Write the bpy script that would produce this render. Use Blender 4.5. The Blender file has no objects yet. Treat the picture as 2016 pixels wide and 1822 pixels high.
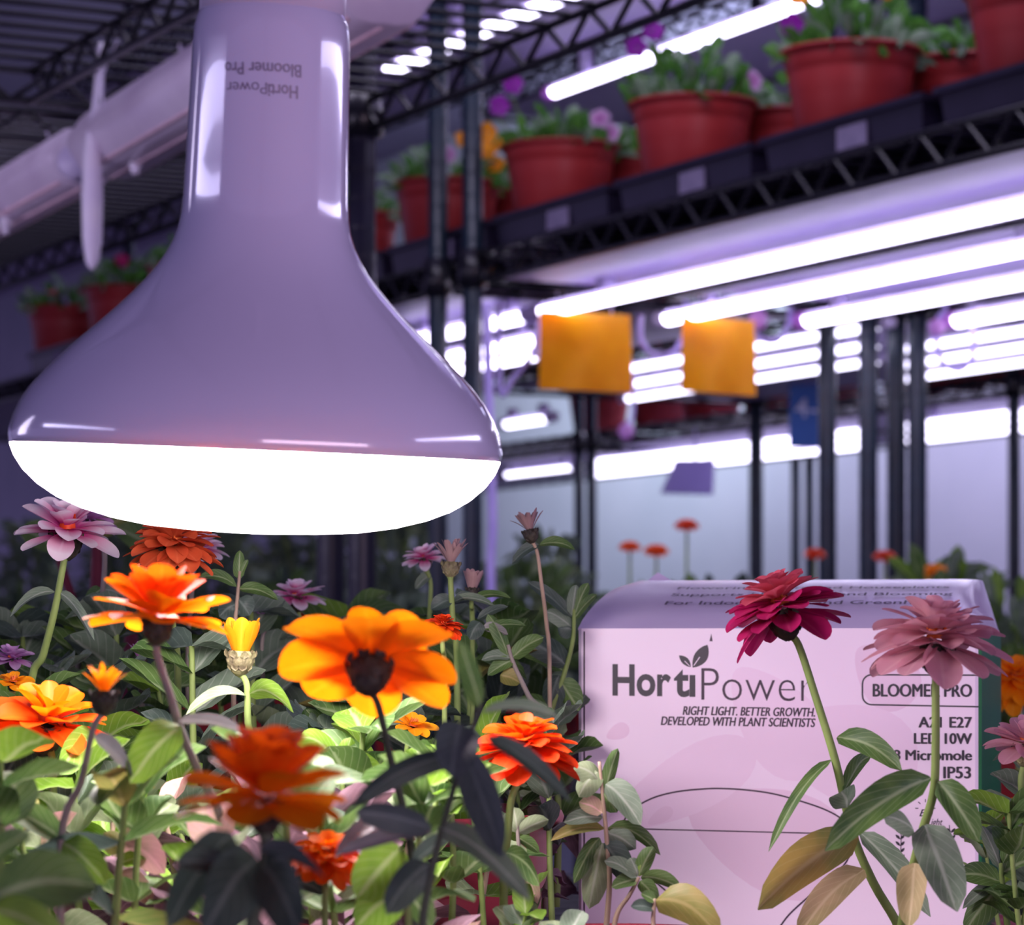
import bpy, bmesh, math, random
from mathutils import Vector, Matrix

# ------------------------------------------------------------------ camera, world, exposure
SC = bpy.context.scene
COL = SC.collection
F = 5600.0                     # focal length in pixels of the 2016 x 1822 frame
CX, HY = 1008.0, 1270.0        # principal column and horizon row
H = 1.30                       # camera height above the floor
R = math.radians

cam_d = bpy.data.cameras.new('camera')
cam = bpy.data.objects.new('camera', cam_d)
COL.objects.link(cam)
cam.location = (0, 0, H)
cam.rotation_euler = (R(90), 0, 0)
cam_d.sensor_width = 36.0
cam_d.sensor_fit = 'HORIZONTAL'
cam_d.lens = 36.0 * F / 2016.0
cam_d.shift_y = (HY - 911.0) / 2016.0
cam_d.clip_start = 0.02
cam_d.clip_end = 100
cam_d.dof.use_dof = True
cam_d.dof.focus_distance = 0.84
cam_d.dof.aperture_fstop = 29
SC.camera = cam

SC.view_settings.view_transform = 'Standard'
SC.view_settings.look = 'None'
SC.view_settings.gamma = 1
SC.view_settings.use_curve_mapping = False
SC.view_settings.exposure = 0.22

W = bpy.data.worlds.new('world')
SC.world = W
W.use_nodes = True
bg = W.node_tree.nodes['Background']
bg.inputs[0].default_value = (0.40, 0.33, 0.72, 1)
bg.inputs[1].default_value = 0.46

def area(name, loc, target, sx, sy, power, color):
    l = bpy.data.lights.new(name, 'AREA')
    l.shape = 'RECTANGLE'; l.size = sx; l.size_y = sy
    l.energy = power; l.color = color
    o = bpy.data.objects.new(name, l); COL.objects.link(o)
    o.location = loc
    o.rotation_euler = (Vector(target) - Vector(loc)).to_track_quat('-Z', 'Y').to_euler()
    return o
# grow lights of the racks to either side; rear and far west are added fills
area('aisle_light_west', (-1.20, 0.60, H + 0.362), (-0.06, 0.70, H + 0.10), 1.0, 0.05, 1.7, (0.66, 0.60, 1.0))
area('aisle_light_east', (1.05, 1.05, H + 0.345), (-0.06, 0.70, H + 0.10), 1.1, 0.06, 2.3, (0.66, 0.60, 1.0))
area('carton_fill_rear', (0.85, -0.70, H - 0.03), (0.09, 0.95, H - 0.08), 1.5, 0.2, 10.5, (0.98, 0.70, 0.94))  # added fill that brightens the carton front, no known source there
area('rack_fill_far_west', (-1.25, 1.75, H + 0.25), (-0.35, 2.35, H + 0.42), 1.2, 0.3, 4.5, (0.78, 0.68, 1.0))  # added out of frame to lift the dim strip lights and wires
# unseen fill lights added above the picture for wall, ceiling and pots
area('far_wall_fill', (2.0, 6.2, 2.95), (2.2, 7.4, 1.2), 2.4, 0.3, 85, (0.74, 0.70, 1.0))  # added to brighten the back wall, no lamp known here
area('far_wall_fill', (0.5, 8.0, 2.95), (0.7, 9.4, 1.2), 2.4, 0.3, 40, (0.74, 0.88, 1.0))  # second added fill, for the left stretch of the back wall
area('ceiling_fill_up', (-0.3, 2.4, H + 0.75), (-0.3, 2.6, 3.1), 1.6, 0.5, 14, (0.72, 0.66, 1.0))  # added uplight so the ceiling shows brighter between the wires
area('viola_row_fill', (0.05, 2.35, H + 1.05), (0.25, 2.75, H + 0.5), 1.4, 0.15, 6, (0.80, 0.74, 1.0))  # added fill over the viola pots, standing in for unseen upper tubes

# ------------------------------------------------------------------ pixel to place
def P(px, py, Y):
    return Vector(((px - CX) / F * Y, Y, H + (HY - py) / F * Y))
TA = 0.5193                     # tangent of the angle of the shelving rows to the line of sight
AL = math.atan(TA)
D = Vector((math.sin(AL), -math.cos(AL), 0))      # along a row, towards the photographer
E = Vector((math.cos(AL), math.sin(AL), 0))       # across a row, away
def on_row(px, q, z):
    """place in the row line q whose column in the frame is px, at height z above the eye"""
    u = px - CX + TA * F
    Y = q * F / u
    return Vector(((px - CX) * Y / F, Y, H + z))

# ------------------------------------------------------------------ materials
def lin(c):
    if isinstance(c, str):
        c = [int(c[i:i + 2], 16) / 255 for i in (0, 2, 4)]
    return tuple((x / 12.92) if x <= 0.04045 else ((x + 0.055) / 1.055) ** 2.4 for x in c)
def node_mat(name):
    m = bpy.data.materials.new(name); m.use_nodes = True
    nt = m.node_tree
    return m, nt, nt.nodes['Principled BSDF'], nt.nodes['Material Output']
def mat(name, c, rough=0.5, c2=None, scale=40.0, spec=0.5, metal=0.0, bump=0.0, coat=0.0, trans=0.0):
    """two-tone noise material; trans adds a share of light passing through"""
    m, nt, b, out = node_mat(name)
    a = lin(c); a2 = lin(c2) if c2 else tuple(x * 0.82 for x in a)
    tc = nt.nodes.new('ShaderNodeTexCoord')
    n = nt.nodes.new('ShaderNodeTexNoise'); n.inputs['Scale'].default_value = scale; n.inputs['Detail'].default_value = 4
    r = nt.nodes.new('ShaderNodeValToRGB')
    r.color_ramp.elements[0].position = 0.35; r.color_ramp.elements[1].position = 0.68
    r.color_ramp.elements[0].color = (*a2, 1); r.color_ramp.elements[1].color = (*a, 1)
    nt.links.new(tc.outputs['Object'], n.inputs['Vector'])
    nt.links.new(n.outputs['Fac'], r.inputs[0])
    nt.links.new(r.outputs[0], b.inputs['Base Color'])
    b.inputs['Roughness'].default_value = rough
    b.inputs['Specular IOR Level'].default_value = spec
    b.inputs['Metallic'].default_value = metal
    b.inputs['Coat Weight'].default_value = coat
    if bump:
        bp = nt.nodes.new('ShaderNodeBump'); bp.inputs['Strength'].default_value = bump; bp.inputs['Distance'].default_value = 0.002
        nt.links.new(n.outputs['Fac'], bp.inputs['Height']); nt.links.new(bp.outputs[0], b.inputs['Normal'])
    if trans:
        t = nt.nodes.new('ShaderNodeBsdfTranslucent'); mx = nt.nodes.new('ShaderNodeMixShader')
        mx.inputs[0].default_value = trans
        nt.links.new(r.outputs[0], t.inputs['Color'])
        nt.links.new(b.outputs[0], mx.inputs[1]); nt.links.new(t.outputs[0], mx.inputs[2])
        nt.links.new(mx.outputs[0], out.inputs['Surface'])
    return m
def leaf_mat(name, c, c2, vein, rough=0.5, trans=0.35, scale=90.0, veins=True, edge=0.0):
    """leaf or petal: noise between two tones, a pale midrib and side veins along the blade's own UV"""
    m, nt, b, out = node_mat(name)
    N, L = nt.nodes.new, nt.links.new
    tc = N('ShaderNodeTexCoord'); n = N('ShaderNodeTexNoise'); n.inputs['Scale'].default_value = scale; n.inputs['Detail'].default_value = 5
    L(tc.outputs['Object'], n.inputs['Vector'])
    r = N('ShaderNodeValToRGB'); r.color_ramp.elements[0].position = 0.36; r.color_ramp.elements[1].position = 0.66
    r.color_ramp.elements[0].color = (*lin(c2), 1); r.color_ramp.elements[1].color = (*lin(c), 1)
    L(n.outputs['Fac'], r.inputs[0])
    uv = N('ShaderNodeUVMap'); sp = N('ShaderNodeSeparateXYZ'); L(uv.outputs[0], sp.inputs[0])
    ab = N('ShaderNodeMath'); ab.operation = 'SUBTRACT'; ab.inputs[1].default_value = 0.5; L(sp.outputs[0], ab.inputs[0])
    aa = N('ShaderNodeMath'); aa.operation = 'ABSOLUTE'; L(ab.outputs[0], aa.inputs[0])
    mr = N('ShaderNodeMapRange'); mr.inputs[1].default_value = 0.02; mr.inputs[2].default_value = 0.075; mr.inputs[3].default_value = 1; mr.inputs[4].default_value = 0
    L(aa.outputs[0], mr.inputs[0])
    # side veins: stripes of (v - 0.8*|u|)
    ma = N('ShaderNodeMath'); ma.operation = 'MULTIPLY_ADD'; ma.inputs[1].default_value = -0.9; L(aa.outputs[0], ma.inputs[0]); L(sp.outputs[1], ma.inputs[2])
    ms = N('ShaderNodeMath'); ms.operation = 'MULTIPLY'; ms.inputs[1].default_value = 6.0 * 6.283; L(ma.outputs[0], ms.inputs[0])
    sn = N('ShaderNodeMath'); sn.operation = 'SINE'; L(ms.outputs[0], sn.inputs[0])
    sr = N('ShaderNodeMapRange'); sr.inputs[1].default_value = 0.82; sr.inputs[2].default_value = 1.0; sr.inputs[3].default_value = 0; sr.inputs[4].default_value = 0.45 if veins else 0.0
    L(sn.outputs[0], sr.inputs[0])
    mxv = N('ShaderNodeMath'); mxv.operation = 'MAXIMUM'; L(mr.outputs[0], mxv.inputs[0]); L(sr.outputs[0], mxv.inputs[1])
    mm = N('ShaderNodeMath'); mm.operation = 'MULTIPLY'; mm.inputs[1].default_value = 0.55 if veins else 0.25; L(mxv.outputs[0], mm.inputs[0])
    mix = N('ShaderNodeMix'); mix.data_type = 'RGBA'
    L(mm.outputs[0], mix.inputs[0]); L(r.outputs[0], mix.inputs[6]); mix.inputs[7].default_value = (*lin(vein), 1)
    col = mix.outputs[2]
    if edge:        # paler towards the tip of a petal, as the petal itself is coloured
        e = N('ShaderNodeMapRange'); e.inputs[1].default_value = 0.12; e.inputs[2].default_value = 0.58; e.inputs[3].default_value = 0; e.inputs[4].default_value = edge
        L(sp.outputs[1], e.inputs[0])
        m2 = N('ShaderNodeMix'); m2.data_type = 'RGBA'
        L(e.outputs[0], m2.inputs[0]); L(col, m2.inputs[6]); m2.inputs[7].default_value = (*lin(vein), 1)
        col = m2.outputs[2]
    L(col, b.inputs['Base Color']); b.inputs['Roughness'].default_value = rough; b.inputs['Specular IOR Level'].default_value = 0.35
    t = N('ShaderNodeBsdfTranslucent'); mx = N('ShaderNodeMixShader'); mx.inputs[0].default_value = trans
    L(col, t.inputs['Color']); L(b.outputs[0], mx.inputs[1]); L(t.outputs[0], mx.inputs[2]); L(mx.outputs[0], out.inputs['Surface'])
    return m
def emit(name, c, s, stripes=0.0):
    m, nt, b, out = node_mat(name)
    b.inputs['Base Color'].default_value = (0.8, 0.8, 0.8, 1)
    b.inputs['Emission Color'].default_value = (*c, 1)
    b.inputs['Emission Strength'].default_value = s
    b.inputs['Roughness'].default_value = 0.35
    if stripes:     # single diodes along the tube
        N, L = nt.nodes.new, nt.links.new
        uv = N('ShaderNodeUVMap'); sp = N('ShaderNodeSeparateXYZ'); L(uv.outputs[0], sp.inputs[0])
        ms = N('ShaderNodeMath'); ms.operation = 'MULTIPLY'; ms.inputs[1].default_value = stripes * 6.283; L(sp.outputs[1], ms.inputs[0])
        sn = N('ShaderNodeMath'); sn.operation = 'SINE'; L(ms.outputs[0], sn.inputs[0])
        mr = N('ShaderNodeMapRange'); mr.inputs[1].default_value = -1; mr.inputs[2].default_value = 1; mr.inputs[3].default_value = s * 0.6; mr.inputs[4].default_value = s * 1.4
        L(sn.outputs[0], mr.inputs[0]); L(mr.outputs[0], b.inputs['Emission Strength'])
    return m

M = {}
M['housing'] = mat('lamp_enamel', 'c6c1dc', 0.14, 'c0bbd8', 6, 0.6, coat=0.6)
M['diffuser'] = emit('lamp_diffuser', (1.0, 0.85, 0.93), 30.0)
M['socket'] = mat('socket_porcelain', 'd8cfe4', 0.3, 'd0c6de', 10)
M['print_grey'] = mat('pad_print_grey', '857c93', 0.5, '7b728a', 60)
M['black_metal'] = mat('black_epoxy_wire', '12141c', 0.3, '0b0c12', 60, 0.5)
M['post'] = mat('dark_green_epoxy_post', '142a38', 0.35, '0e1d2a', 30, 0.5)
M['post_black'] = mat('black_post', '15142a', 0.35, '0e0d1e', 30, 0.5)
M['liner'] = mat('white_shelf_liner', 'b9aed0', 0.5, 'aea2c8', 8)
M['tube'] = emit('grow_tube', (0.78, 0.72, 1.0), 8.0, 90)
M['tube_far'] = emit('grow_tube_distant', (0.78, 0.74, 1.0), 5.0)
M['cap_pink'] = mat('tube_cap_pink', 'e8b4ee', 0.4, 'd9a0e4', 30, trans=0.4)
M['cap_white'] = mat('white_plastic', 'ddd4ee', 0.35, 'd2c8e6', 30, trans=0.15)
M['tie'] = mat('white_nylon', 'faf4ff', 0.4, 'eee6fa', 50, trans=0.12)
M['fixture'] = mat('ribbed_translucent_plastic', 'efe2f2', 0.28, 'dccbe0', 14, trans=0.12)
M['fixture_core'] = mat('led_board', 'e8c8d2', 0.5, 'd4b2c0', 30)
M['pot'] = mat('terracotta_plastic', 'a8302e', 0.42, '98292a', 12, 0.45)
M['pot_low'] = mat('maroon_plastic', 'a03a44', 0.4, '8a2e3a', 12, 0.45)
M['soil'] = mat('dark_potting_soil', '2a2119', 0.95, '14100d', 160, 0.1, bump=0.8)
M['tray'] = mat('black_tray_plastic', '262236', 0.35, '1c192b', 20)
M['sticker'] = mat('grey_sticker', '8d839f', 0.7, '766d8a', 60)
M['trap'] = mat('yellow_sticky_card', 'ffc61a', 0.35, 'f2ae08', 22, 0.5, trans=0.62)
M['sign_blue'] = mat('blue_sign', '2a66b8', 0.5, '255ca8', 10)
M['sign_white'] = mat('white_print', 'cdd4f0', 0.5)
M['wall'] = mat('pale_wall_paint', 'd2d2de', 0.8, 'c8cad6', 3)
M['ceiling'] = mat('ceiling_panel', 'b4aac4', 0.8, 'a79db8', 2)
M['floor'] = mat('grey_floor', '6b6874', 0.7, '5c5966', 5)
M['card'] = mat('white_carton', 'fff0fc', 0.32, 'fdebfa', 9, 0.4)
M['card_lid'] = mat('glossy_white_carton', 'e6d8f2', 0.22, 'e0d0ee', 30, 0.6, bump=0.12)
M['card_green'] = mat('green_carton_side', '0f6a3c', 0.35, '0c5f35', 20)
M['ink'] = mat('dark_grey_ink', '34303a', 0.45, '2e2a34', 80)
M['ink_plum'] = mat('plum_ink', '3a1f3a', 0.45, '331a34', 80)
M['tint'] = mat('pale_mauve_print', 'f6dcee', 0.35, 'f2d6ea', 20)
M['tint2'] = mat('pale_pink_print', 'fae2f4', 0.35, 'f8dff2', 20)
M['paper'] = mat('lilac_paper', 'dcd2fb', 0.7, 'd2c6f4', 8, trans=0.55)
M['cable'] = mat('white_cable', 'bfb0ec', 0.4, 'b0a0e2', 30)
M['leaf'] = leaf_mat('zinnia_leaf', '5f7d3f', '41602f', 'a9bb8c')
M['leaf_lime'] = leaf_mat('lime_leaf', '7fa636', '668e2e', 'bccc90', trans=0.42)
M['leaf_grey'] = leaf_mat('grey_green_leaf', '7d8f78', '5f735c', 'b5bfae', rough=0.6)
M['leaf_pale'] = leaf_mat('pale_green_leaf', '96a680', '768c60', 'bec6ac', rough=0.65)
M['leaf_dark'] = leaf_mat('dark_leaf', '47584c', '37473f', '77857a', trans=0.25)
M['leaf_blue'] = leaf_mat('slate_leaf', '4c5854', '3d4947', '74807c', trans=0.2)
M['leaf_lilac'] = leaf_mat('lilac_lit_leaf', '8c8b88', '6c6c68', 'aaa8a4', trans=0.2)
M['leaf_rust'] = leaf_mat('yellowing_leaf', 'a08a48', '667a3e', 'b8a870', scale=45)
M['leaf_tan'] = leaf_mat('drying_leaf', 'b9a37a', '94905a', 'd8c8a0', rough=0.7, scale=60)
M['leaf_dry'] = leaf_mat('dead_brown_leaf', '7c5f66', '54404a', '937680', rough=0.8, trans=0.15)
M['leaf_pink'] = leaf_mat('pink_shrivelled_leaf', 'cf959a', '98986a', 'e8b0b6', rough=0.7, scale=60)
M['stem'] = mat('green_stem', '8aa058', 0.6, '748a4a', 60, 0.3, trans=0.15)
M['stem_grey'] = mat('mauve_grey_stem', '8c8478', 0.6, '78706a', 60, 0.3)
M['stem_dark'] = mat('dark_stem', '44503c', 0.6, '383f33', 60, 0.3)
M['stem_red'] = mat('dark_red_stem', '6a1c30', 0.6, '561426', 40, 0.3)
M['stem_tan'] = mat('tan_stem', 'a8927c', 0.6, '8f7d68', 60, 0.3)
M['calyx'] = mat('calyx_scales', '3f3a2c', 0.6, '2a2622', 260, 0.3, bump=0.6)
M['calyx_light'] = mat('calyx_scales_pale', '8c8a5e', 0.6, '5c5440', 260, 0.3, bump=0.6)
M['floret'] = mat('disc_florets', 'c8642a', 0.6, 'a8421c', 300, 0.3)
M['p_orange'] = leaf_mat('orange_petal', 'f58a0c', 'e87604', 'ffa51e', trans=0.5, veins=False)
M['p_deep'] = leaf_mat('deep_orange_petal', 'f2640c', 'e25408', 'ff8420', trans=0.45, veins=False)
M['p_redor'] = leaf_mat('red_orange_petal', 'e64a14', 'd23c10', 'f06428', trans=0.4, veins=False)
M['p_salmon'] = leaf_mat('salmon_petal', 'd8663c', 'c8502c', 'e8885c', trans=0.4, veins=False)
M['p_yellow'] = leaf_mat('amber_petal', 'ffae1c', 'f89a0c', 'ffc24a', trans=0.5, veins=False)
M['p_magenta'] = leaf_mat('magenta_petal', 'c4246c', 'a81a58', 'd85c84', trans=0.4, veins=False)
M['p_coral'] = leaf_mat('coral_petal', 'd86478', 'c85066', 'e48890', trans=0.4, veins=False)
M['p_dusty'] = leaf_mat('dusty_pink_petal', 'dea8b2', 'cf94a4', 'e8c0c4', trans=0.4, veins=False)
M['p_pinkwhite'] = leaf_mat('pink_white_petal', 'dc4c9c', 'cc3c8c', 'f6eaf0', trans=0.4, veins=False, edge=0.97)
M['p_lilac'] = leaf_mat('lilac_petal', 'c878bc', 'b064aa', 'dcbcdc', trans=0.4, veins=False, edge=0.8)
M['p_faded'] = leaf_mat('faded_petal', 'b89a94', '9c7c7c', 'c8aca4', trans=0.35, veins=False)
M['p_violet'] = leaf_mat('violet_petal', '9a1fa8', '80148e', 'b848c0', trans=0.4, veins=False)
M['viola_leaf'] = leaf_mat('viola_leaf', '5c9a34', '3c7a2a', 'a0c088', trans=0.4)
M['viola_leaf_pale'] = leaf_mat('viola_leaf_pale', '93ad8c', '6c8c68', 'c0d0bc', trans=0.35)

# ------------------------------------------------------------------ mesh builder
class MB:
    def __init__(s):
        s.v = []; s.f = []; s.uv = []; s.mi = []; s.cur = 0
    def add(s, verts, faces, uvs=None):
        o = len(s.v); s.v += [Vector(v) for v in verts]
        for f in faces:
            s.f.append([o + i for i in f]); s.mi.append(s.cur)
            s.uv.append([uvs[i] if uvs else (0.5, 0.5) for i in f])
        return s
    def grid(s, rows, closed=False, uvs=True):
        nr, nc = len(rows), len(rows[0]); vs = [p for r in rows for p in r]; fs = []
        for i in range(nr - 1):
            for j in range(nc if closed else nc - 1):
                k = (j + 1) % nc
                fs.append((i * nc + j, i * nc + k, (i + 1) * nc + k, (i + 1) * nc + j))
        uv = [(j / max(1, nc - 1), i / max(1, nr - 1)) for i in range(nr) for j in range(nc)]
        return s.add(vs, fs, uv)
    def tube(s, pts, r, n=8, cap=True):
        pts = [Vector(p) for p in pts]
        rs = r if isinstance(r, (list, tuple)) else [r] * len(pts)
        rows = []; up = None
        for i, p in enumerate(pts):
            t = (pts[min(i + 1, len(pts) - 1)] - pts[max(i - 1, 0)])
            t = t.normalized() if t.length > 1e-9 else Vector((0, 0, 1))
            if up is None:
                up = t.orthogonal().normalized()
            up = (up - t * up.dot(t))
            up = up.normalized() if up.length > 1e-6 else t.orthogonal().normalized()
            b = t.cross(up)
            rows.append([p + (up * math.cos(a) + b * math.sin(a)) * rs[i] for a in [2 * math.pi * k / n for k in range(n)]])
        o = len(s.v); s.grid(rows, closed=True)
        if cap:
            s.f.append([o + k for k in range(n)][::-1]); s.uv.append([(0.5, 0)] * n); s.mi.append(s.cur)
            e = o + (len(rows) - 1) * n
            s.f.append([e + k for k in range(n)]); s.uv.append([(0.5, 1)] * n); s.mi.append(s.cur)
        return s
    def lathe(s, prof, n=32, mtx=None, cap0=False, cap1=False):
        mtx = mtx or Matrix()
        rows = [[mtx @ Vector((r * math.cos(2 * math.pi * k / n), r * math.sin(2 * math.pi * k / n), z)) for k in range(n)] for r, z in prof]
        o = len(s.v); s.grid(rows, closed=True)
        if cap0:
            s.f.append([o + k for k in range(n)][::-1]); s.uv.append([(0.5, 0.5)] * n); s.mi.append(s.cur)
        if cap1:
            e = o + (len(rows) - 1) * n
            s.f.append([e + k for k in range(n)]); s.uv.append([(0.5, 0.5)] * n); s.mi.append(s.cur)
        return s
    def box(s, c, ax, ay, az):
        c, ax, ay, az = Vector(c), Vector(ax), Vector(ay), Vector(az)
        vs = [c + ax * i + ay * j + az * k for i in (-1, 1) for j in (-1, 1) for k in (-1, 1)]
        return s.add(vs, [(0, 1, 3, 2), (4, 6, 7, 5), (0, 4, 5, 1), (2, 3, 7, 6), (0, 2, 6, 4), (1, 5, 7, 3)])
    def build(s, name, m, parent=None, origin=None, smooth=True):
        o0 = Vector(origin) if origin is not None else (Vector(parent['_o']) if parent is not None and '_o' in parent.keys() else Vector((0, 0, 0)))
        me = bpy.data.meshes.new(name)
        me.from_pydata([v - o0 for v in s.v], [], s.f)
        uvl = me.uv_layers.new(name='UVMap')
        k = 0
        flat = [c for f in s.uv for c in f]
        for i, c in enumerate(flat):
            uvl.data[i].uv = c
        for mm in (m if isinstance(m, list) else [m]):
            me.materials.append(mm)
        me.polygons.foreach_set('material_index', s.mi)
        me.polygons.foreach_set('use_smooth', [smooth] * len(s.f))
        me.update()
        o = bpy.data.objects.new(name, me); COL.objects.link(o)
        if parent is not None:
            o.parent = parent
            o['_o'] = list(o0)
        else:
            o.location = o0
            o['_o'] = list(o0)
        return o

def thing(name, label, cat, loc, group=None):
    o = bpy.data.objects.new(name, None); COL.objects.link(o)
    o.empty_display_size = 0.02
    o.location = loc; o['_o'] = list(loc); o['label'] = label; o['category'] = cat
    if group: o['group'] = group
    return o
def tag(o, label, cat, group=None, kind=None):
    o['label'] = label; o['category'] = cat
    if group: o['group'] = group
    if kind: o['kind'] = kind
    return o
def struct(o):
    o['kind'] = 'structure'; return o
def copy_tree(o, parent=None):
    c = o.copy(); COL.objects.link(c); c.parent = parent
    for ch in list(o.children): copy_tree(ch, c)
    return c
def spline(pts, n=6):
    pts = [Vector(p) for p in pts]
    if len(pts) < 3:
        return [pts[0].lerp(pts[-1], i / n) for i in range(n + 1)]
    out = []
    for i in range(len(pts) - 1):
        p0, p1, p2, p3 = pts[max(i - 1, 0)], pts[i], pts[i + 1], pts[min(i + 2, len(pts) - 1)]
        for k in range(n):
            t = k / n
            out.append(0.5 * ((2 * p1) + (p2 - p0) * t + (2 * p0 - 5 * p1 + 4 * p2 - p3) * t * t + (3 * p1 - p0 - 3 * p2 + p3) * t ** 3))
    out.append(pts[-1]); return out

# ------------------------------------------------------------------ structure of the room
def quad(name, pts, m):
    return struct(MB().add(pts, [(0, 1, 2, 3)]).build(name, m))
EYE = Vector((0, 0, H))
def rowpt(q, s, z=0.0):           # point of row line q at distance s along D (z absolute)
    base = Vector((0, q / TA, 0))
    return base + D * s + Vector((0, 0, z))
mb = MB(); mb.box((0, 8, -0.05), (9, 0, 0), (0, 11, 0), (0, 0, 0.05)); struct(mb.build('floor', M['floor']))
a0, a1 = rowpt(5.0, -9, 0), rowpt(5.0, 7.2, 0)
mb = MB(); mb.box((a0 + a1) / 2 + Vector((0, 0, 1.55)) + E * 0.06, (a1 - a0) / 2, E * 0.06, (0, 0, 1.55)); struct(mb.build('wall_back', M['wall']))
mb = MB(); mb.box((0, 8, 3.15), (9, 0, 0), (0, 11, 0), (0, 0, 0.05)); struct(mb.build('ceiling', M['ceiling']))

# ------------------------------------------------------------------ wire shelving
ZV = Vector((0, 0, 1))
def truss_mb(a, b, h, r=0.0032, pitch=0.067):
    """a, b: ends of the upper bar; zigzag rods down to the lower bar"""
    mb = MB(); dn = -ZV * h
    mb.tube([a, b], r, 6); mb.tube([a + dn, b + dn], r * 1.15, 6)
    n = max(2, int((b - a).length / pitch)); pts = []
    for i in range(n):
        p = a.lerp(b, i / n); m = a.lerp(b, (i + .5) / n); q = a.lerp(b, (i + 1) / n)
        mb.tube([p, m + dn], r * 0.8, 5, False); mb.tube([m + dn, q], r * 0.8, 5, False)
    return mb
def shelving(label, corner, L, dep, decks, mpost, dirn=1, side=1, ztop=2.9, group='wire shelving units of the grow room', prad=0.0125, rings=True):
    c = Vector((corner.x, corner.y, 0))
    t = thing('wire_shelving_unit', label, 'shelving unit', c, group)
    d = D * dirn; e = E * side
    for i in (0, 1):
        for j in (0, 1):
            b = c + d * (L * i) + e * (dep * j)
            mb = MB(); mb.tube([b, b + ZV * ztop], prad, 14)
            if rings:
                z = H - 0.5
                while z < H + 1.0:
                    mb.tube([b + ZV * z, b + ZV * (z + 0.0022)], prad * 1.035, 14, False); z += 0.0254
            mb.build('post', mpost, t)
    for (z, th, sp, liner, wr) in decks:
        mb = MB(); n = int(L / sp)
        for k in range(1, n):
            p = c + d * (k * L / n) + ZV * (z + wr)
            mb.tube([p, p + e * dep], wr, 5, False)
        sh = mb.build('shelf', M['black_metal'], t)
        ntr = 5 if dep > 1 else 4 if dep > 0.8 else 3
        for k in range(ntr):
            a = c + e * (dep * k / (ntr - 1)) + ZV * z
            truss_mb(a, a + d * L, th).build('truss', M['black_metal'], sh)
        for k in (0, 1):
            a = c + d * (L * k) + ZV * z
            truss_mb(a, a + e * dep, th).build('truss', M['black_metal'], sh)
        # corner collars
        for i in (0, 1):
            for j in (0, 1):
                b = c + d * (L * i) + e * (dep * j) + ZV * (z - th - 0.006)
                MB().lathe([(prad * 1.05, 0), (prad * 1.55, 0.002), (prad * 1.35, th + 0.012), (prad * 1.05, th + 0.013)], 14, Matrix.Translation(b)).build('collar', M['black_metal'], sh)
        if liner:
            q = c + d * (L / 2) + e * (dep / 2) + ZV * (z - th + 0.006)
            mb = MB(); mb.box(q, d * (L / 2 - 0.02), e * (dep / 2 - 0.02), ZV * 0.002); mb.build('liner', M['liner'], sh, smooth=False)
    return t

cN = on_row(712, 1.162, 0)
shelving('black wire rack over the flower bed that the big lamp hangs from', cN, 2.40, 1.20,
         [(H + 0.475, 0.025, 0.038, False, 0.0024), (H - 0.178, 0.025, 0.038, False, 0.0024)], M['post_black'], 1, -1)
cN2 = on_row(652, 1.162, 0)
shelving('black wire rack continuing behind the lamp at the left', cN2, 1.8, 0.92,
         [(H + 0.455, 0.025, 0.030, False, 0.0024), (H - 0.178, 0.025, 0.04, False, 0.0024)], M['post_black'], -1, -1)
cR = on_row(930, 1.657, 0)
shelving('rack under the bright tubes at the right, red pots on its deck', cR, 1.62, 0.55,
         [(H + 0.449, 0.032, 0.04, True, 0.0022), (H + 0.90, 0.032, 0.04, True, 0.0022), (H - 0.178, 0.032, 0.05, False, 0.0022)], M['post'], 1, 1, prad=0.0115)
cR2 = on_row(862, 1.657, 0)
shelving('rack of red pots partly hidden by the lamp neck and two posts', cR2, 2.6, 0.55,
         [(H + 0.449, 0.032, 0.04, True, 0.0022), (H + 0.90, 0.032, 0.04, True, 0.0022), (H - 0.178, 0.032, 0.05, False, 0.0022)], M['post'], -1, 1, prad=0.0115)
cR3 = on_row(1765, 2.36, 0)
shelving('rack behind the yellow sticky cards with dark green posts', cR3, 1.2, 0.55,
         [(H + 0.449, 0.032, 0.05, True, 0.0022), (H + 0.90, 0.032, 0.05, True, 0.0022), (H - 0.178, 0.032, 0.06, False, 0.0022)], M['post'], -1, 1, prad=0.012)
cR3b = cR3 + D * 0.045
shelving('rack at the right edge behind the bright tubes', cR3b, 1.3, 0.55,
         [(H + 0.449, 0.032, 0.05, True, 0.0022), (H - 0.178, 0.032, 0.06, False, 0.0022)], M['post'], 1, 1, prad=0.012)
cR4 = on_row(1165, 3.30, 0)
shelving('distant rack before the pale wall, second row back', cR4, 1.45, 0.55,
         [(H + 0.449, 0.032, 0.06, True, 0.003), (H - 0.178, 0.032, 0.08, False, 0.003)], M['post'], 1, 1, prad=0.0105, rings=False)
cR4b = on_row(1140, 3.30, 0)
shelving('distant rack before the pale wall, just right of the lamp rim', cR4b, 1.6, 0.55,
         [(H + 0.449, 0.032, 0.06, True, 0.003), (H - 0.178, 0.032, 0.08, False, 0.003)], M['post'], -1, 1, prad=0.0105, rings=False)
cR4c = cR4 + D * 1.5
shelving('distant rack before the pale wall at the right edge', cR4c, 1.4, 0.55,
         [(H + 0.449, 0.032, 0.06, True, 0.003), (H - 0.178, 0.032, 0.08, False, 0.003)], M['post'], 1, 1, prad=0.0105, rings=False)

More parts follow.
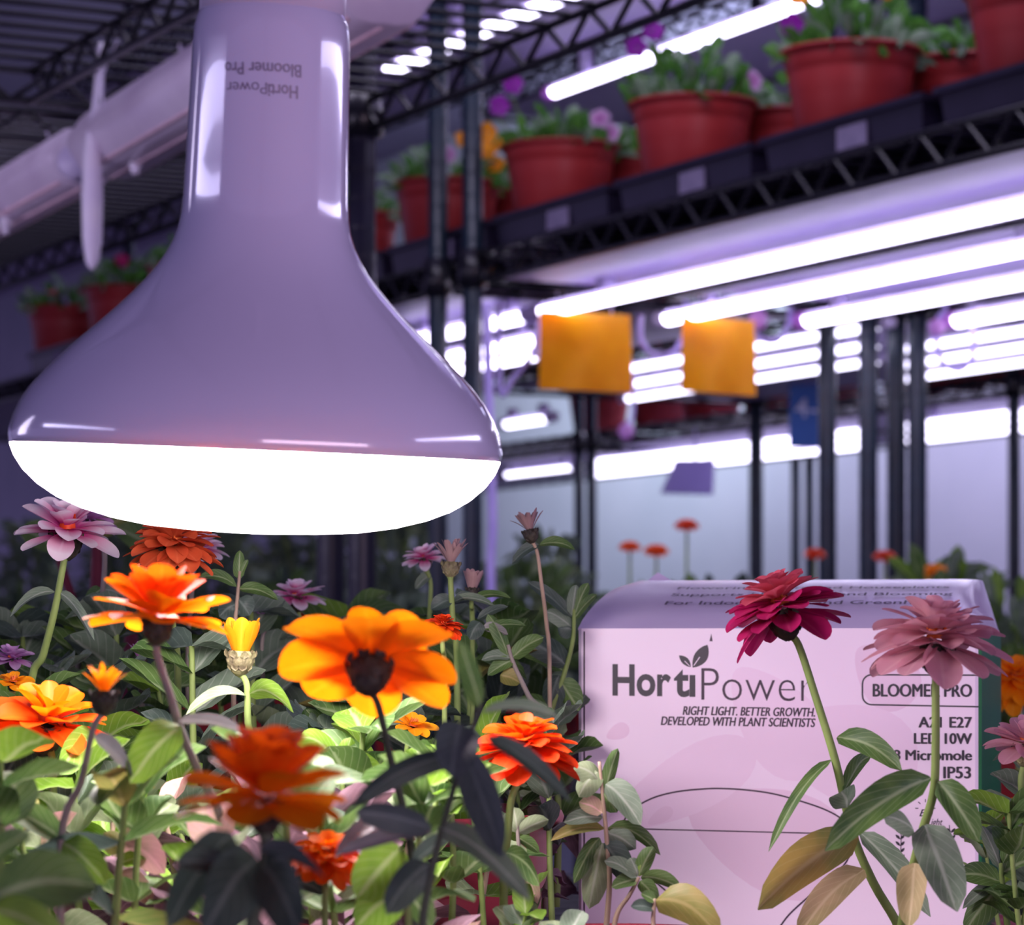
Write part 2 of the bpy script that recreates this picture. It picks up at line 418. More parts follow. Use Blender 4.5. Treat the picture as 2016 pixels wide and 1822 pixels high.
# ------------------------------------------------------------------ grow tubes
def led_tube(label, p0, p1, r=0.0095, m='tube', caps=('cap_white', 'cap_white'), hang=0.014, group='lit grow tubes under the racks'):
    t = thing('grow_tube', label, 'grow light', (p0 + p1) / 2, group)
    dv = (p1 - p0).normalized(); n = 12
    sd = dv.cross(ZV).normalized(); upv = sd.cross(dv).normalized()
    def arc(a0, a1, k): return [[p0.lerp(p1, i / n) + (sd * math.cos(a0 + (a1 - a0) * j / k) + upv * math.sin(a0 + (a1 - a0) * j / k)) * r for j in range(k + 1)] for i in range(n + 1)]
    mb = MB(); mb.grid(arc(R(-194), R(14), 12)); mb.build('tube', M[m], t)
    mb = MB(); mb.grid(arc(R(14), R(166), 6)); mb.build('backing', M['cap_white'], t)
    for p, s, c in ((p0, -1, caps[0]), (p1, 1, caps[1])):
        mb = MB(); mb.tube([p, p + dv * s * 0.022, p + dv * s * 0.026], [r * 1.12, r * 1.12, r * 0.8], 12); mb.build('end_cap', M[c], t)
    for f in (0.12, 0.88):
        q = p0.lerp(p1, f) + ZV * (r + hang / 2)
        mb = MB(); mb.box(q, dv * 0.008, dv.cross(ZV) * r * 0.8, ZV * (hang / 2 + 0.002)); mb.build('clip', M['cap_white'], t)
    return t
ZT = 0.40
def rt(label, x0, x1, q, z=ZT, **k):
    return led_tube(label, on_row(x0, q, z), on_row(x1, q, z), **k)
rt('longest lit tube at the right, nearest the rack edge with the trays', 1072, 2500, 1.805)
rt('second lit tube from the tray edge, above the second yellow card', 1316, 2140, 1.996)
rt('third lit tube from the tray edge, with a pink end cap', 1592, 2160, 2.179, caps=('cap_pink', 'cap_white'))
rt('fourth lit tube at the right edge, with a pink end cap', 1886, 2200, 2.365, caps=('cap_pink', 'cap_white'))
rt('lit tube left of the yellow card, topmost of three between the posts', 812, 1036, 1.805)
rt('lit tube left of the yellow card, second of three between the posts', 815, 1062, 1.96)
rt('lit tube left of the yellow card, lowest of three between the posts', 815, 1062, 2.06)
for i, (q, w) in enumerate(((2.30, 'topmost'), (2.44, 'middle'), (2.58, 'lowest'))):
    rt('blurred lit tube behind the two yellow cards, %s of its three' % w, 1238, 1735, q, r=0.0068, m='tube_far')
    rt('blurred lit tube at the right edge behind posts, %s of its three' % w, 1775, 2300, q + .22, r=0.0068, m='tube_far')
for i, (q, w) in enumerate(((3.40, 'topmost'), (3.52, 'second'), (3.66, 'third'))):
    rt('far lit tube low over the pale wall, %s of its rack' % w, 1175, 1700, q, r=0.008, m='tube_far')
    rt('far lit tube low at the right edge, %s of its rack' % w, 1790, 2250, q, r=0.008, m='tube_far')
rt('far lit tube low beside the lamp rim, lower of two', 1000, 1128, 3.45, r=0.008, m='tube_far')
rt('short far lit tube beside the lamp rim, upper of two', 1000, 1080, 2.66, m='tube_far')
rt('lit tube high behind the potted violas at the top', 1092, 1700, 2.25, 0.82, hang=0.045, caps=('cap_pink', 'cap_white'))
rt('lit tube seen through the wires of the rack above', 768, 2500, 1.93, 0.82, hang=0.045)

# ------------------------------------------------------------------ leaves, petals, flowers
RND = random.Random(7)
def leaf_into(mb, base, tip, width, roll=0.0, arch=0.12, fold=0.15, nl=7, nw=5, shape=0.42, face=None, wave=0.0, seed=0):
    base, tip = Vector(base), Vector(tip)
    a = tip - base; L = a.length; a = a / L
    view = (face if face is not None else ((base + tip) / 2 - EYE)).normalized()
    s = a.cross(view)
    s = s.normalized() if s.length > 1e-4 else a.orthogonal().normalized()
    s = Matrix.Rotation(roll, 3, a) @ s
    n = s.cross(a).normalized()
    if n.z < 0 and abs(n.z) > 0.3: n = -n
    rows = []
    peak = (shape ** shape) * ((1 - shape) ** (1 - shape))
    rr = random.Random(seed)
    ph = rr.random() * 6
    for i in range(nl + 1):
        t = i / nl
        w = width * 0.5 * ((t ** shape) * ((1 - t) ** (1 - shape)) / peak) ** 0.85 if 0 < t < 1 else width * (0.05 if t == 0 else 0.012)
        c = base + a * (L * t) + ZV * (arch * L * 4 * t * (1 - t)) * 0.6
        row = []
        for j in range(nw):
            x = -1 + 2 * j / (nw - 1)
            row.append(c + s * (w * x) + n * (fold * w * (abs(x) - 0.5) * 2 + wave * w * math.sin(ph + 7 * t + 2.2 * x)))
        rows.append(row)
    mb.grid(rows); return mb
def petal_into(mb, c, nrm, rad, r0, L, w, el, droop, cup, tw=0.0, nl=8, nw=5, notch=0.0):
    side = nrm.cross(rad).normalized()
    if tw: side = (Matrix.Rotation(tw, 3, rad) @ side)
    p = c + rad * r0; rows = []
    for i in range(nl + 1):
        t = 1 - (1 - i / nl) ** 1.7; dt = t - (1 - (1 - (i - 1) / nl) ** 1.7 if i else 0)
        ang = el - droop * t
        dv = rad * math.cos(ang) + nrm * math.sin(ang)
        if i: p = p + dv * (L * dt)
        nn = (nrm * math.cos(ang) - rad * math.sin(ang))
        wt = w * 0.5 * min(1.0, 0.36 + 1.3 * t) * math.sqrt(max(0.012, 1 - max(0.0, (t - 0.58) / 0.42) ** 2.2))
        row = []
        for j in range(nw):
            x = -1 + 2 * j / (nw - 1)
            row.append(p + side * (wt * x) + nn * (cup * wt * x * x) - dv * 0)
        rows.append(row)
    mb.grid(rows); return mb
HEADS = {  # rings: (petals, length share, width share, elevation deg, droop deg, r0)
    'single': [(8, 0.98, 0.62, 14, 22, 0.10), (6, 0.66, 0.46, 42, 26, 0.08)],
    'semi':   [(10, 0.95, 0.50, -2, 16, 0.12), (9, 0.84, 0.46, 20, 18, 0.10), (7, 0.66, 0.42, 44, 20, 0.08), (5, 0.46, 0.34, 66, 20, 0.05)],
    'cup':    [(9, 0.98, 0.54, 2, 12, 0.12), (9, 0.92, 0.52, 22, 8, 0.11), (8, 0.82, 0.48, 44, 6, 0.10), (6, 0.70, 0.44, 64, 10, 0.08), (4, 0.54, 0.36, 74, 10, 0.05)],
    'double': [(11, 0.96, 0.50, -18, 12, 0.12), (12, 0.93, 0.48, -2, 18, 0.12), (12, 0.84, 0.46, 14, 24, 0.11), (11, 0.70, 0.38, 28, 28, 0.09), (9, 0.54, 0.34, 44, 30, 0.07), (7, 0.38, 0.28, 62, 30, 0.04)],
    'bud':    [(8, 0.98, 0.44, 72, -4, 0.24), (6, 0.80, 0.40, 82, 2, 0.14)],
    'tulip':  [(9, 0.98, 0.26, 62, 14, 0.12), (7, 0.86, 0.24, 74, 10, 0.08)],
}
def flower(parent, center, nrm, radius, kind, petal, petal2=None, calyx='calyx', seed=1, cal=1.0, floret='floret'):
    rr = random.Random(seed); c = Vector(center); n = Vector(nrm).normalized()
    u = n.orthogonal().normalized(); v = n.cross(u)
    mb = MB(); rings = HEADS[kind]
    for k, (np_, ls, ws, el, dr, r0) in enumerate(rings):
        mb.cur = 1 if (petal2 and k >= len(rings) // 2) else 0
        off = rr.random() * 6
        for i in range(np_):
            a = off + 2 * math.pi * (i + rr.uniform(-.16, .16)) / np_
            rad = u * math.cos(a) + v * math.sin(a)
            j = rr.uniform(.86, 1.08)
            petal_into(mb, c + n * (0.075 * radius * k), n, rad, r0 * radius, ls * radius * j, ws * radius * rr.uniform(.9, 1.15),
                       R(el + rr.uniform(-9, 9)), R(dr + rr.uniform(-8, 12)), rr.uniform(.12, .4), rr.uniform(-.25, .25))
    ms = [M[petal]] + ([M[petal2]] if petal2 else [])
    fl = mb.build('flower', ms, parent)
    # calyx: overlapping scales below the petals
    mtx = Matrix.Translation(c) @ n.to_track_quat('Z', 'Y').to_matrix().to_4x4()
    cr = radius * 0.27 * cal
    mb = MB(); mb.lathe([(cr * .28, -cr * 1.75), (cr * .62, -cr * 1.45), (cr * .98, -cr * .8), (cr * 1.0, -cr * .25), (cr * .72, cr * .1)], 14, mtx, cap0=True)
    for row in range(3):
        for i in range(9):
            a = 2 * math.pi * (i + .5 * row) / 9; z = -cr * (1.35 - .45 * row); rad_ = cr * (0.72 + .14 * row)
            b0 = mtx @ Vector((rad_ * math.cos(a), rad_ * math.sin(a), z)); b1 = mtx @ Vector((rad_ * 1.14 * math.cos(a), rad_ * 1.14 * math.sin(a), z + cr * .62))
            leaf_into(mb, b0, b1, cr * .6, 0, 0, .3, 3, 3, face=(mtx.to_3x3() @ Vector((math.cos(a), math.sin(a), 0))))
    mb.build('calyx', M[calyx], fl)
    if kind in ('single', 'semi', 'double'):
        mb = MB(); fr = radius * (0.16 if kind != 'single' else 0.2)
        mb.lathe([(fr, radius * .1), (fr * .9, radius * .2), (fr * .5, radius * .3), (fr * .05, radius * .33)], 10, mtx)
        for i in range(9):
            a = 2.4 * i; r_ = fr * math.sqrt((i + .5) / 9)
            b0 = mtx @ Vector((r_ * math.cos(a), r_ * math.sin(a), radius * .22)); b1 = b0 + n * radius * .16
            mb.tube([b0, b1], [radius * .028, radius * .018], 5)
        mb.build('disc', M[floret], fl)
    return fl
def px2m(w, Y): return w * Y / F
def zinnia(label, head, size, kind, petal, nrm, stem, leaves=(), petal2=None, smat='stem', sr=2.6, calyx='calyx', seed=1, group=None, name='zinnia', soil=True, cal=1.0, floret='floret'):
    """head (px,py,Y); size across in px; stem list of (px,py,Y) from below the head down; leaves (bx,by,tx,ty,w,mat,roll,dY)"""
    Y = head[2]
    hc = P(*head); n = Vector(nrm).normalized()
    rad = px2m(size, Y) / 2
    start = hc - n * rad * 0.27 * cal * 1.5
    pts = [start] + [P(*s) for s in stem]
    if soil:
        b = pts[-1].copy(); b.z = min(b.z - 0.01, H - 0.088); b.y += 0.004; pts.append(b)
    root = thing(name, label, 'flower', pts[-1], group)
    sp = spline(pts, 5); r = px2m(sr * 2.6, Y)
    mb = MB(); nn = len(sp)
    mb.tube(sp, [r * (1.25 if i < 2 else 0.9 + .35 * i / nn) for i in range(nn)], 8)
    mb.build('stem', M[smat], root)
    flower(root, hc, n, rad, kind, petal, petal2, calyx, seed, cal, floret)
    add_leaves(root, leaves, Y, seed)
    return root
def add_leaves(root, leaves, Y, seed=1):
    for k, lf in enumerate(leaves):
        bx, by, tx, ty, w, m = lf[:6]
        roll = lf[6] if len(lf) > 6 else 0.35
        dY = lf[7] if len(lf) > 7 else 0.0
        arch = lf[8] if len(lf) > 8 else 0.14
        Yb = lf[9] if len(lf) > 9 else Y
        mb = leaf_into(MB(), P(bx, by, Yb), P(tx, ty, Yb + dY), px2m(w, Yb), roll, arch, 0.22, 9, 5, wave=0.10, seed=seed * 31 + k)
        mb.build('leaf', M[m], root)

UP = Vector((0, 0, 1))
# ---- the large orange heads in front
zinnia('largest orange zinnia, seen from behind right under the lamp', (728, 1308, 0.60), 365, 'single', 'p_orange', (0.02, 0.62, 0.78),
       [(745, 1390, .60), (770, 1500, .605), (795, 1600, .61), (812, 1720, .62)],
       [(800, 1610, 660, 1690, 44, 'leaf_lilac', .9, -.03), (812, 1700, 905, 1640, 40, 'leaf_dark', .7, .0)], smat='stem_dark', sr=2.9, seed=3, cal=.85)
zinnia('orange zinnia high at the left on a bent mauve stem', (312, 1220, 0.62), 262, 'cup', 'p_orange', (0.10, 0.03, 1),
       [(312, 1300, .62), (335, 1370, .62), (360, 1450, .625), (395, 1530, .63), (440, 1650, .64)],
       [(355, 1430, 256, 1542, 84, 'leaf_lime', -.25, -.01), (352, 1420, 482, 1442, 34, 'leaf_lilac', .8, .0)], smat='stem_grey', sr=3.0, petal2='p_deep', seed=11, cal=.85)
zinnia('blurred deep orange zinnia lowest in front, left of center', (522, 1575, 0.50), 335, 'cup', 'p_orange', (0.0, -0.12, 1),
       [(522, 1700, .50), (500, 1800, .50), (490, 1900, .50)],
       [(505, 1690, 400, 1850, 120, 'leaf_dark', -.3, -.02, .1), (515, 1680, 640, 1730, 50, 'leaf_blue', .9, -.02), (510, 1700, 590, 1850, 100, 'leaf_dark', .3, -.02),
        (470, 1720, 345, 1700, 60, 'leaf_dark', .6, -.01), (455, 1640, 330, 1830, 80, 'leaf_dark', -.2, .01)], smat='stem_dark', sr=5.0, petal2='p_deep', seed=5, cal=.9)
zinnia('full vivid orange zinnia left of the carton, a leaf across it', (1032, 1482, 0.74), 218, 'double', 'p_redor', (0.02, -0.14, 1),
       [(1008, 1570, .74), (1000, 1640, .74), (992, 1730, .745)],
       [(996, 1680, 1062, 1745, 46, 'leaf', .4, -.02)], petal2='p_deep', smat='stem', sr=2.8, seed=21, cal=.95)
zinnia('bright orange zinnia cut by the left edge, petals spread flat', (92, 1430, 0.76), 262, 'semi', 'p_deep', (0.22, -0.25, 1),
       [(100, 1480, .76), (105, 1560, .76), (90, 1660, .765)],
       [(60, 1460, 5, 1540, 70, 'leaf_dark', -.2, .01), (190, 1450, 118, 1526, 66, 'leaf_lime', -.2, -.02), (90, 1560, 45, 1640, 60, 'leaf_grey', .2, .0)], petal2='p_orange', smat='stem', sr=2.8, seed=8)
zinnia('half-open amber zinnia on a dark calyx, in front at the left', (205, 1362, 0.62), 118, 'tulip', 'p_yellow', (0.05, -0.05, 1),
       [(182, 1440, .62), (160, 1540, .62), (120, 1660, .62)],
       [(185, 1450, 262, 1530, 40, 'leaf_lilac', .7, -.01), (120, 1650, 0, 1590, 60, 'leaf', .4, .0), (120, 1660, 210, 1740, 64, 'leaf_lime', .3, -.01)], smat='stem_grey', sr=2.6, seed=9, cal=1.7)
zinnia('upright amber bud with a scaly calyx on a bright green stem', (474, 1284, 0.79), 140, 'bud', 'p_yellow', (0.06, -0.05, 1),
       [(486, 1350, .79), (488, 1420, .79), (496, 1500, .795)],
       [(487, 1370, 366, 1408, 34, 'leaf_pale', .9, -.01, .28), (489, 1370, 578, 1404, 44, 'leaf_lime', .7, -.02, .25), (492, 1450, 520, 1490, 40, 'leaf', .3, .0)],
       smat='stem', sr=2.6, seed=13, calyx='calyx_light', cal=1.45)
# ---- pale and salmon heads under the lamp at left
zinnia('pink and white zinnia at the far left under the lamp', (132, 1050, 0.88), 212, 'semi', 'p_pinkwhite', (0.10, -0.22, 1),
       [(125, 1110, .88), (108, 1200, .88), (85, 1290, .885), (60, 1375, .89)],
       [(108, 1166, 20, 1215, 26, 'leaf_grey', .8, .0, .3), (115, 1166, 186, 1262, 26, 'leaf_grey', .6, -.01, .2)], smat='stem', sr=2.7, seed=15, cal=1.1, floret='p_redor')
zinnia('salmon double zinnia touching the lamp glow from below', (342, 1080, 0.86), 192, 'double', 'p_salmon', (0.08, -0.12, 1),
       [(338, 1150, .865), (340, 1230, .87), (350, 1330, .875)], [], petal2='p_salmon', smat='stem', sr=2.4, seed=16, cal=1.15)
zinnia('pink zinnia behind the pink and white one', (178, 1025, 0.97), 120, 'semi', 'p_lilac', (0.2, -0.1, 1),
       [(205, 1080, .97), (200, 1180, .97), (180, 1260, .975), (150, 1350, .98)],
       [(202, 1160, 168, 1192, 34, 'leaf', .3), (204, 1160, 245, 1175, 30, 'leaf_grey', .5)], smat='stem_grey', sr=2.0, seed=17)
zinnia('magenta-tipped zinnia just behind the salmon one', (392, 1082, 0.97), 120, 'semi', 'p_pinkwhite', (0.1, -0.1, 1),
       [(380, 1130, .97), (376, 1200, .975), (370, 1300, .98)], [], smat='stem_grey', sr=1.8, seed=18)
zinnia('soft lilac zinnia behind the large orange one', (585, 1178, 1.04), 122, 'semi', 'p_pinkwhite', (-0.05, -0.12, 1),
       [(590, 1220, 1.04), (600, 1290, 1.04), (608, 1370, 1.05)], [], smat='stem', sr=1.7, seed=19)
zinnia('small faded lilac bloom between amber bud and lilac zinnia', (520, 1226, 0.98), 66, 'tulip', 'p_lilac', (0.0, 0.0, 1),
       [(515, 1280, .98), (518, 1370, .985)], [], smat='stem_grey', sr=1.6, seed=20)
zinnia('tiny red-orange bloom under the soft lilac zinnia', (600, 1208, 1.10), 36, 'semi', 'p_redor', (0.1, -0.2, 1),
       [(604, 1240, 1.10), (610, 1330, 1.10)], [], smat='stem', sr=1.4, seed=22)
zinnia('lilac zinnia cut by the left edge below the tall stem', (22, 1300, 0.92), 96, 'semi', 'p_lilac', (0.1, -0.1, 1),
       [(25, 1350, .92), (28, 1430, .925)], [], smat='stem_grey', sr=2.0, seed=23)
zinnia('small pale orange bloom at the left edge above the orange zinnia', (26, 1345, 0.86), 82, 'single', 'p_yellow', (0.1, -0.3, 1),
       [(22, 1390, .86), (24, 1450, .865)], [], smat='stem', sr=2.0, seed=24)
zinnia('lilac bloom behind the bent mauve stem', (278, 1300, 0.95), 80, 'tulip', 'p_lilac', (0.0, -0.1, 1),
       [(278, 1350, .95), (280, 1420, .955)], [], smat='stem_grey', sr=2.0, seed=25)
# ---- middle
zinnia('faded pinkish brown zinnia with upright petals, right of lamp glow', (888, 1108, 0.92), 104, 'tulip', 'p_faded', (0.05, 0.0, 1),
       [(888, 1160, .92), (892, 1230, .92), (900, 1330, .925)],
       [(890, 1180, 848, 1200, 34, 'leaf_dark', .5), (892, 1180, 975, 1195, 20, 'leaf_grey', .7, 0, .2), (895, 1185, 930, 1170, 22, 'leaf_dark', .6)], smat='stem', sr=2.2, seed=26, cal=1.25, calyx='calyx_light')
zinnia('pink zinnia hidden partly by the faded brownish one', (836, 1102, 1.02), 98, 'semi', 'p_pinkwhite', (-0.15, -0.1, 1),
       [(848, 1150, 1.02), (845, 1220, 1.02), (842, 1300, 1.025)],
       [(848, 1130, 818, 1160, 24, 'leaf_grey', .5)], smat='stem', sr=1.7, seed=27)
zinnia('tall withered bloom with thin petals above the leaves, against the racks', (1043, 1044, 0.93), 88, 'tulip', 'p_faded', (-0.22, 0.0, 1),
       [(1058, 1090, .93), (1066, 1150, .93), (1076, 1230, .935), (1082, 1330, .94)],
       [(1060, 1072, 1008, 1110, 24, 'leaf_dark', .5, 0, .2), (1062, 1073, 1132, 1083, 24, 'leaf', .6, 0, .25)], smat='stem_tan', sr=1.4, seed=28, cal=1.3)
zinnia('small closed bud beside the faded brownish zinnia', (930, 1158, 0.93), 76, 'bud', 'p_faded', (0.05, 0, 1),
       [(928, 1195, .93), (930, 1260, .935)],
       [(930, 1180, 1005, 1178, 20, 'leaf', .7, 0, .2), (928, 1182, 890, 1190, 18, 'leaf_dark', .7)], smat='stem', sr=1.8, seed=29, cal=1.2)
zinnia('small crinkled red-orange zinnia right of the largest orange one', (872, 1238, 0.84), 84, 'double', 'p_redor', (0.1, -0.2, 1),
       [(872, 1280, .84), (875, 1350, .845)], [], smat='stem', sr=1.9, seed=30)
zinnia('small amber zinnia low under the largest orange one', (812, 1432, 0.84), 96, 'single', 'p_yellow', (0.3, -0.35, 1),
       [(800, 1480, .84), (795, 1560, .845)], [], smat='stem', sr=1.9, seed=31)
zinnia('bright orange zinnia half hidden behind dark leaves at the bottom', (645, 1690, 0.63), 150, 'double', 'p_deep', (0.1, -0.35, 1),
       [(640, 1760, .63), (640, 1850, .63)],
       [(640, 1760, 560, 1730, 40, 'leaf_dark', .6)], petal2='p_orange', smat='stem', sr=2.4, seed=32)
# ---- before the carton
zinnia('magenta zinnia leaning before the white carton', (1540, 1205, 0.78), 248, 'double', 'p_magenta', (-0.28, 0.02, 1),
       [(1572, 1270, .78), (1605, 1370, .78), (1645, 1500, .78), (1678, 1640, .785), (1720, 1740, .79), (1770, 1830, .80)],
       [(1648, 1452, 1776, 1518, 50, 'leaf', -.3, -.01, .2), (1636, 1497, 1513, 1678, 26, 'leaf', .5, -.01, .2), (1690, 1648, 1492, 1792, 84, 'leaf_rust', -.25, -.03, .12),
        (1700, 1712, 1568, 1850, 62, 'leaf_tan', .3, -.02), (1692, 1640, 1832, 1806, 52, 'leaf_grey', .5, -.01), (1660, 1560, 1715, 1490, 34, 'leaf', .6, .01, .25), (1668, 1590, 1655, 1560, 60, 'leaf_grey', .2, -.01)],
       petal2='p_coral', smat='stem', sr=3.0, seed=40, cal=1.0)
zinnia('dusty pink double zinnia before the right end of the carton', (1845, 1272, 0.74), 285, 'double', 'p_dusty', (0.05, -0.03, 1),
       [(1842, 1370, .74), (1842, 1470, .742), (1838, 1560, .745), (1815, 1640, .75), (1790, 1740, .76), (1775, 1830, .77)],
       [(1832, 1532, 1624, 1676, 74, 'leaf', -.35, -.03, .10), (1846, 1540, 1928, 1658, 62, 'leaf', .3, -.01, .14), (1820, 1625, 1885, 1796, 86, 'leaf_grey', -.2, -.02, .06),
        (1800, 1700, 1790, 1830, 60, 'leaf_tan', .2, -.01), (1800, 1640, 1740, 1610, 44, 'leaf_grey', .5, -.01)],
       petal2='p_dusty', smat='stem', sr=3.2, seed=41, cal=0.9)
zinnia('dusty pink zinnia cut by the right edge', (2020, 1470, 0.80), 180, 'semi', 'p_dusty', (0.05, -0.1, 1),
       [(2010, 1540, .80), (2020, 1620, .80), (2030, 1720, .805)],
       [(2010, 1650, 1990, 1600, 34, 'leaf_grey', .4)], smat='stem', sr=2.6, seed=42, calyx='calyx_light')
zinnia('blurred amber zinnia at the right edge beside the carton', (1998, 1345, 1.18), 150, 'double', 'p_yellow', (-0.1, -0.5, 1),
       [(2008, 1400, 1.18), (2005, 1480, 1.18)], [], smat='stem', sr=1.6, seed=43)
zinnia('small blurred amber bloom low at the right edge', (1984, 1592, 1.15), 56, 'semi', 'p_yellow', (-0.2, -0.5, 1),
       [(1988, 1640, 1.15), (1990, 1720, 1.15)], [(1985, 1630, 1990, 1660, 30, 'leaf', .2)], smat='stem', sr=1.4, seed=44)

# ------------------------------------------------------------------ flowerless leafy plants with their own look
def shoot(label, stem, leaves, Y, smat='stem', sr=2.6, seed=1, name='leafy_shoot', group=None, soil=True):
    pts = [P(s[0], s[1], s[2] if len(s) > 2 else Y) for s in stem]
    if soil:
        b = pts[-1].copy(); b.z = min(b.z - 0.01, H - 0.088); pts.append(b)
    root = thing(name, label, 'plant', pts[-1], group)
    sp = spline(pts, 5); r = px2m(sr * 2.6, Y); nn = len(sp)
    MB().tube(sp, [r * (0.55 + .6 * i / nn) for i in range(nn)], 8).build('stem', M[smat], root)
    add_leaves(root, leaves, Y, seed)
    return root
shoot('dark blurred shoot with slate leaves before the vivid orange zinnia', [(948, 1385), (915, 1480), (880, 1600), (845, 1740), (830, 1860)],
      [(945, 1395, 905, 1265, 44, 'leaf', .3, -.01, .05), (950, 1402, 1105, 1416, 34, 'leaf_grey', .8, 0, .2), (905, 1425, 888, 1532, 88, 'leaf_blue', -.1, -.02, .0),
       (915, 1490, 988, 1690, 74, 'leaf_blue', .2, -.02, .06), (905, 1490, 692, 1590, 50, 'leaf_dark', .3, .0, .16), (960, 1452, 1124, 1580, 40, 'leaf_dark', .4, 0, .14),
       (860, 1630, 1045, 1775, 56, 'leaf_grey', .4, -.01, .18), (850, 1640, 664, 1684, 42, 'leaf_lilac', .7, -.01, .1), (850, 1632, 700, 1600, 60, 'leaf_blue', .3, -.01, .05), (845, 1700, 760, 1800, 70, 'leaf_dark', .2)], .55, 'stem_dark', 3.4, 51)
shoot('shoot with one broad bright green leaf low in the center', [(788, 1668), (800, 1750), (805, 1840)],
      [(788, 1668, 702, 1772, 108, 'leaf_lime', -.1, -.01, .02), (790, 1740, 850, 1830, 60, 'leaf', .3), (785, 1760, 700, 1830, 90, 'leaf_lime', .2)], .60, 'stem', 2.8, 52)
shoot('young lime green rosette behind the deep orange zinnia', [(672, 1500), (675, 1560), (680, 1640)],
      [(672, 1520, 585, 1455, 56, 'leaf_lime', .4, -.01, .3), (675, 1525, 758, 1520, 56, 'leaf_lime', .5, -.01, .22), (672, 1520, 690, 1452, 40, 'leaf_lime', .2, .0, .05), (676, 1530, 700, 1470, 36, 'leaf_pale', .2),
       (672, 1530, 620, 1540, 34, 'leaf_pale', .5), (676, 1540, 730, 1570, 36, 'leaf_pale', .4)], .76, 'stem', 3.0, 53)
shoot('green shoot tip rising alone under the lamp at the left', [(472, 1125), (468, 1170), (462, 1240), (460, 1330)],
      [(470, 1140, 472, 1084, 24, 'leaf', .1, 0, 0), (470, 1142, 488, 1102, 12, 'leaf', .3), (466, 1155, 388, 1140, 26, 'leaf', .6, 0, .3), (470, 1160, 548, 1182, 28, 'leaf', .6, 0, .2),
       (466, 1190, 432, 1215, 44, 'leaf_dark', .2), (468, 1180, 492, 1212, 46, 'leaf_dark', .1)], .90, 'stem_tan', 2.0, 54)
shoot('bushy curled shoot at the lower left corner of the carton', [(1180, 1500), (1188, 1580), (1195, 1660), (1200, 1740), (1192, 1850)],
      [(1190, 1560, 1216, 1474, 30, 'leaf', .4, .0, .1), (1180, 1540, 1130, 1510, 44, 'leaf_pale', .3, 0, .2), (1190, 1545, 1262, 1625, 56, 'leaf_grey', .3, -.01, .2), (1185, 1560, 1215, 1600, 46, 'leaf', .2),
       (1190, 1632, 1084, 1656, 30, 'leaf_rust', .6, 0, .2), (1196, 1632, 1300, 1684, 36, 'leaf', .5, 0, .3), (1196, 1640, 1252, 1672, 44, 'leaf_grey', .3), (1186, 1610, 1110, 1620, 34, 'leaf_grey', .4),
       (1190, 1660, 1242, 1745, 56, 'leaf_dark', .3), (1185, 1660, 1160, 1790, 56, 'leaf_pale', .1, 0, .0), (1180, 1650, 1130, 1740, 34, 'leaf', .2), (1176, 1520, 1140, 1570, 50, 'leaf_pale', .3), (1186, 1600, 1140, 1580, 40, 'leaf_pink', .4)],
      .76, 'stem_tan', 2.3, 55)
shoot('small green rosette before the bulb outline on the carton', [(1258, 1728), (1238, 1765), (1215, 1800), (1205, 1860)],
      [(1258, 1725, 1286, 1668, 34, 'leaf', .2), (1262, 1728, 1342, 1752, 34, 'leaf', .5, 0, .2), (1254, 1728, 1190, 1696, 34, 'leaf_grey', .5, 0, .2), (1254, 1732, 1204, 1748, 32, 'leaf', .4),
       (1260, 1735, 1294, 1776, 34, 'leaf', .3), (1256, 1725, 1240, 1690, 30, 'leaf_grey', .2), (1258, 1726, 1262, 1700, 18, 'leaf_lime', .1)], .75, 'stem_tan', 2.3, 56)
shoot('olive leaf drooping from a cut stem at the carton foot', [(1290, 1770), (1286, 1810), (1290, 1860)],
      [(1290, 1775, 1422, 1850, 76, 'leaf_rust', .3, -.01, .3), (1288, 1790, 1242, 1785, 28, 'leaf_dark', .5), (1290, 1775, 1262, 1760, 24, 'leaf', .5)], .73, 'stem_tan', 2.3, 57)
shoot('pale shrivelled shoot left of the red pot', [(1018, 1620), (1022, 1680), (1030, 1760), (1035, 1840)],
      [(1018, 1640, 1010, 1590, 40, 'leaf_pale', .2), (1022, 1640, 1080, 1615, 34, 'leaf_pale', .4), (1020, 1650, 1062, 1680, 26, 'leaf', .5), (1022, 1660, 1000, 1700, 50, 'leaf_pale', .1), (1028, 1700, 1058, 1780, 34, 'leaf_pink', .2)], .77, 'stem_grey', 2.3, 58)
shoot('pink-stemmed shoot with withered pink leaves at lower left', [(262, 1550), (252, 1600), (240, 1650), (232, 1720), (225, 1820)],
      [(262, 1552, 215, 1600, 60, 'leaf_pink', .1, 0, 0), (264, 1548, 305, 1552, 12, 'leaf_rust', .6), (240, 1650, 290, 1620, 30, 'leaf_pink', .3, 0, .1), (240, 1655, 325, 1720, 70, 'leaf_pink', .2, 0, .2),
       (238, 1700, 290, 1690, 34, 'leaf_lime', .4), (236, 1680, 205, 1640, 44, 'leaf_rust', .2), (232, 1720, 300, 1780, 50, 'leaf_pink', .3), (228, 1730, 160, 1760, 50, 'leaf_lime', .4)], .68, 'leaf_pink', 2.3, 59)
shoot('broad blurred dark leaf in the bottom left corner', [(-30, 1760), (-40, 1860)], [(-20, 1775, 190, 1742, 128, 'leaf', -.2, .02, .14), (-20, 1790, 130, 1860, 80, 'leaf_lime', .3), (-30, 1700, 60, 1640, 60, 'leaf', .5)], .47, 'stem_dark', 3.5, 60)
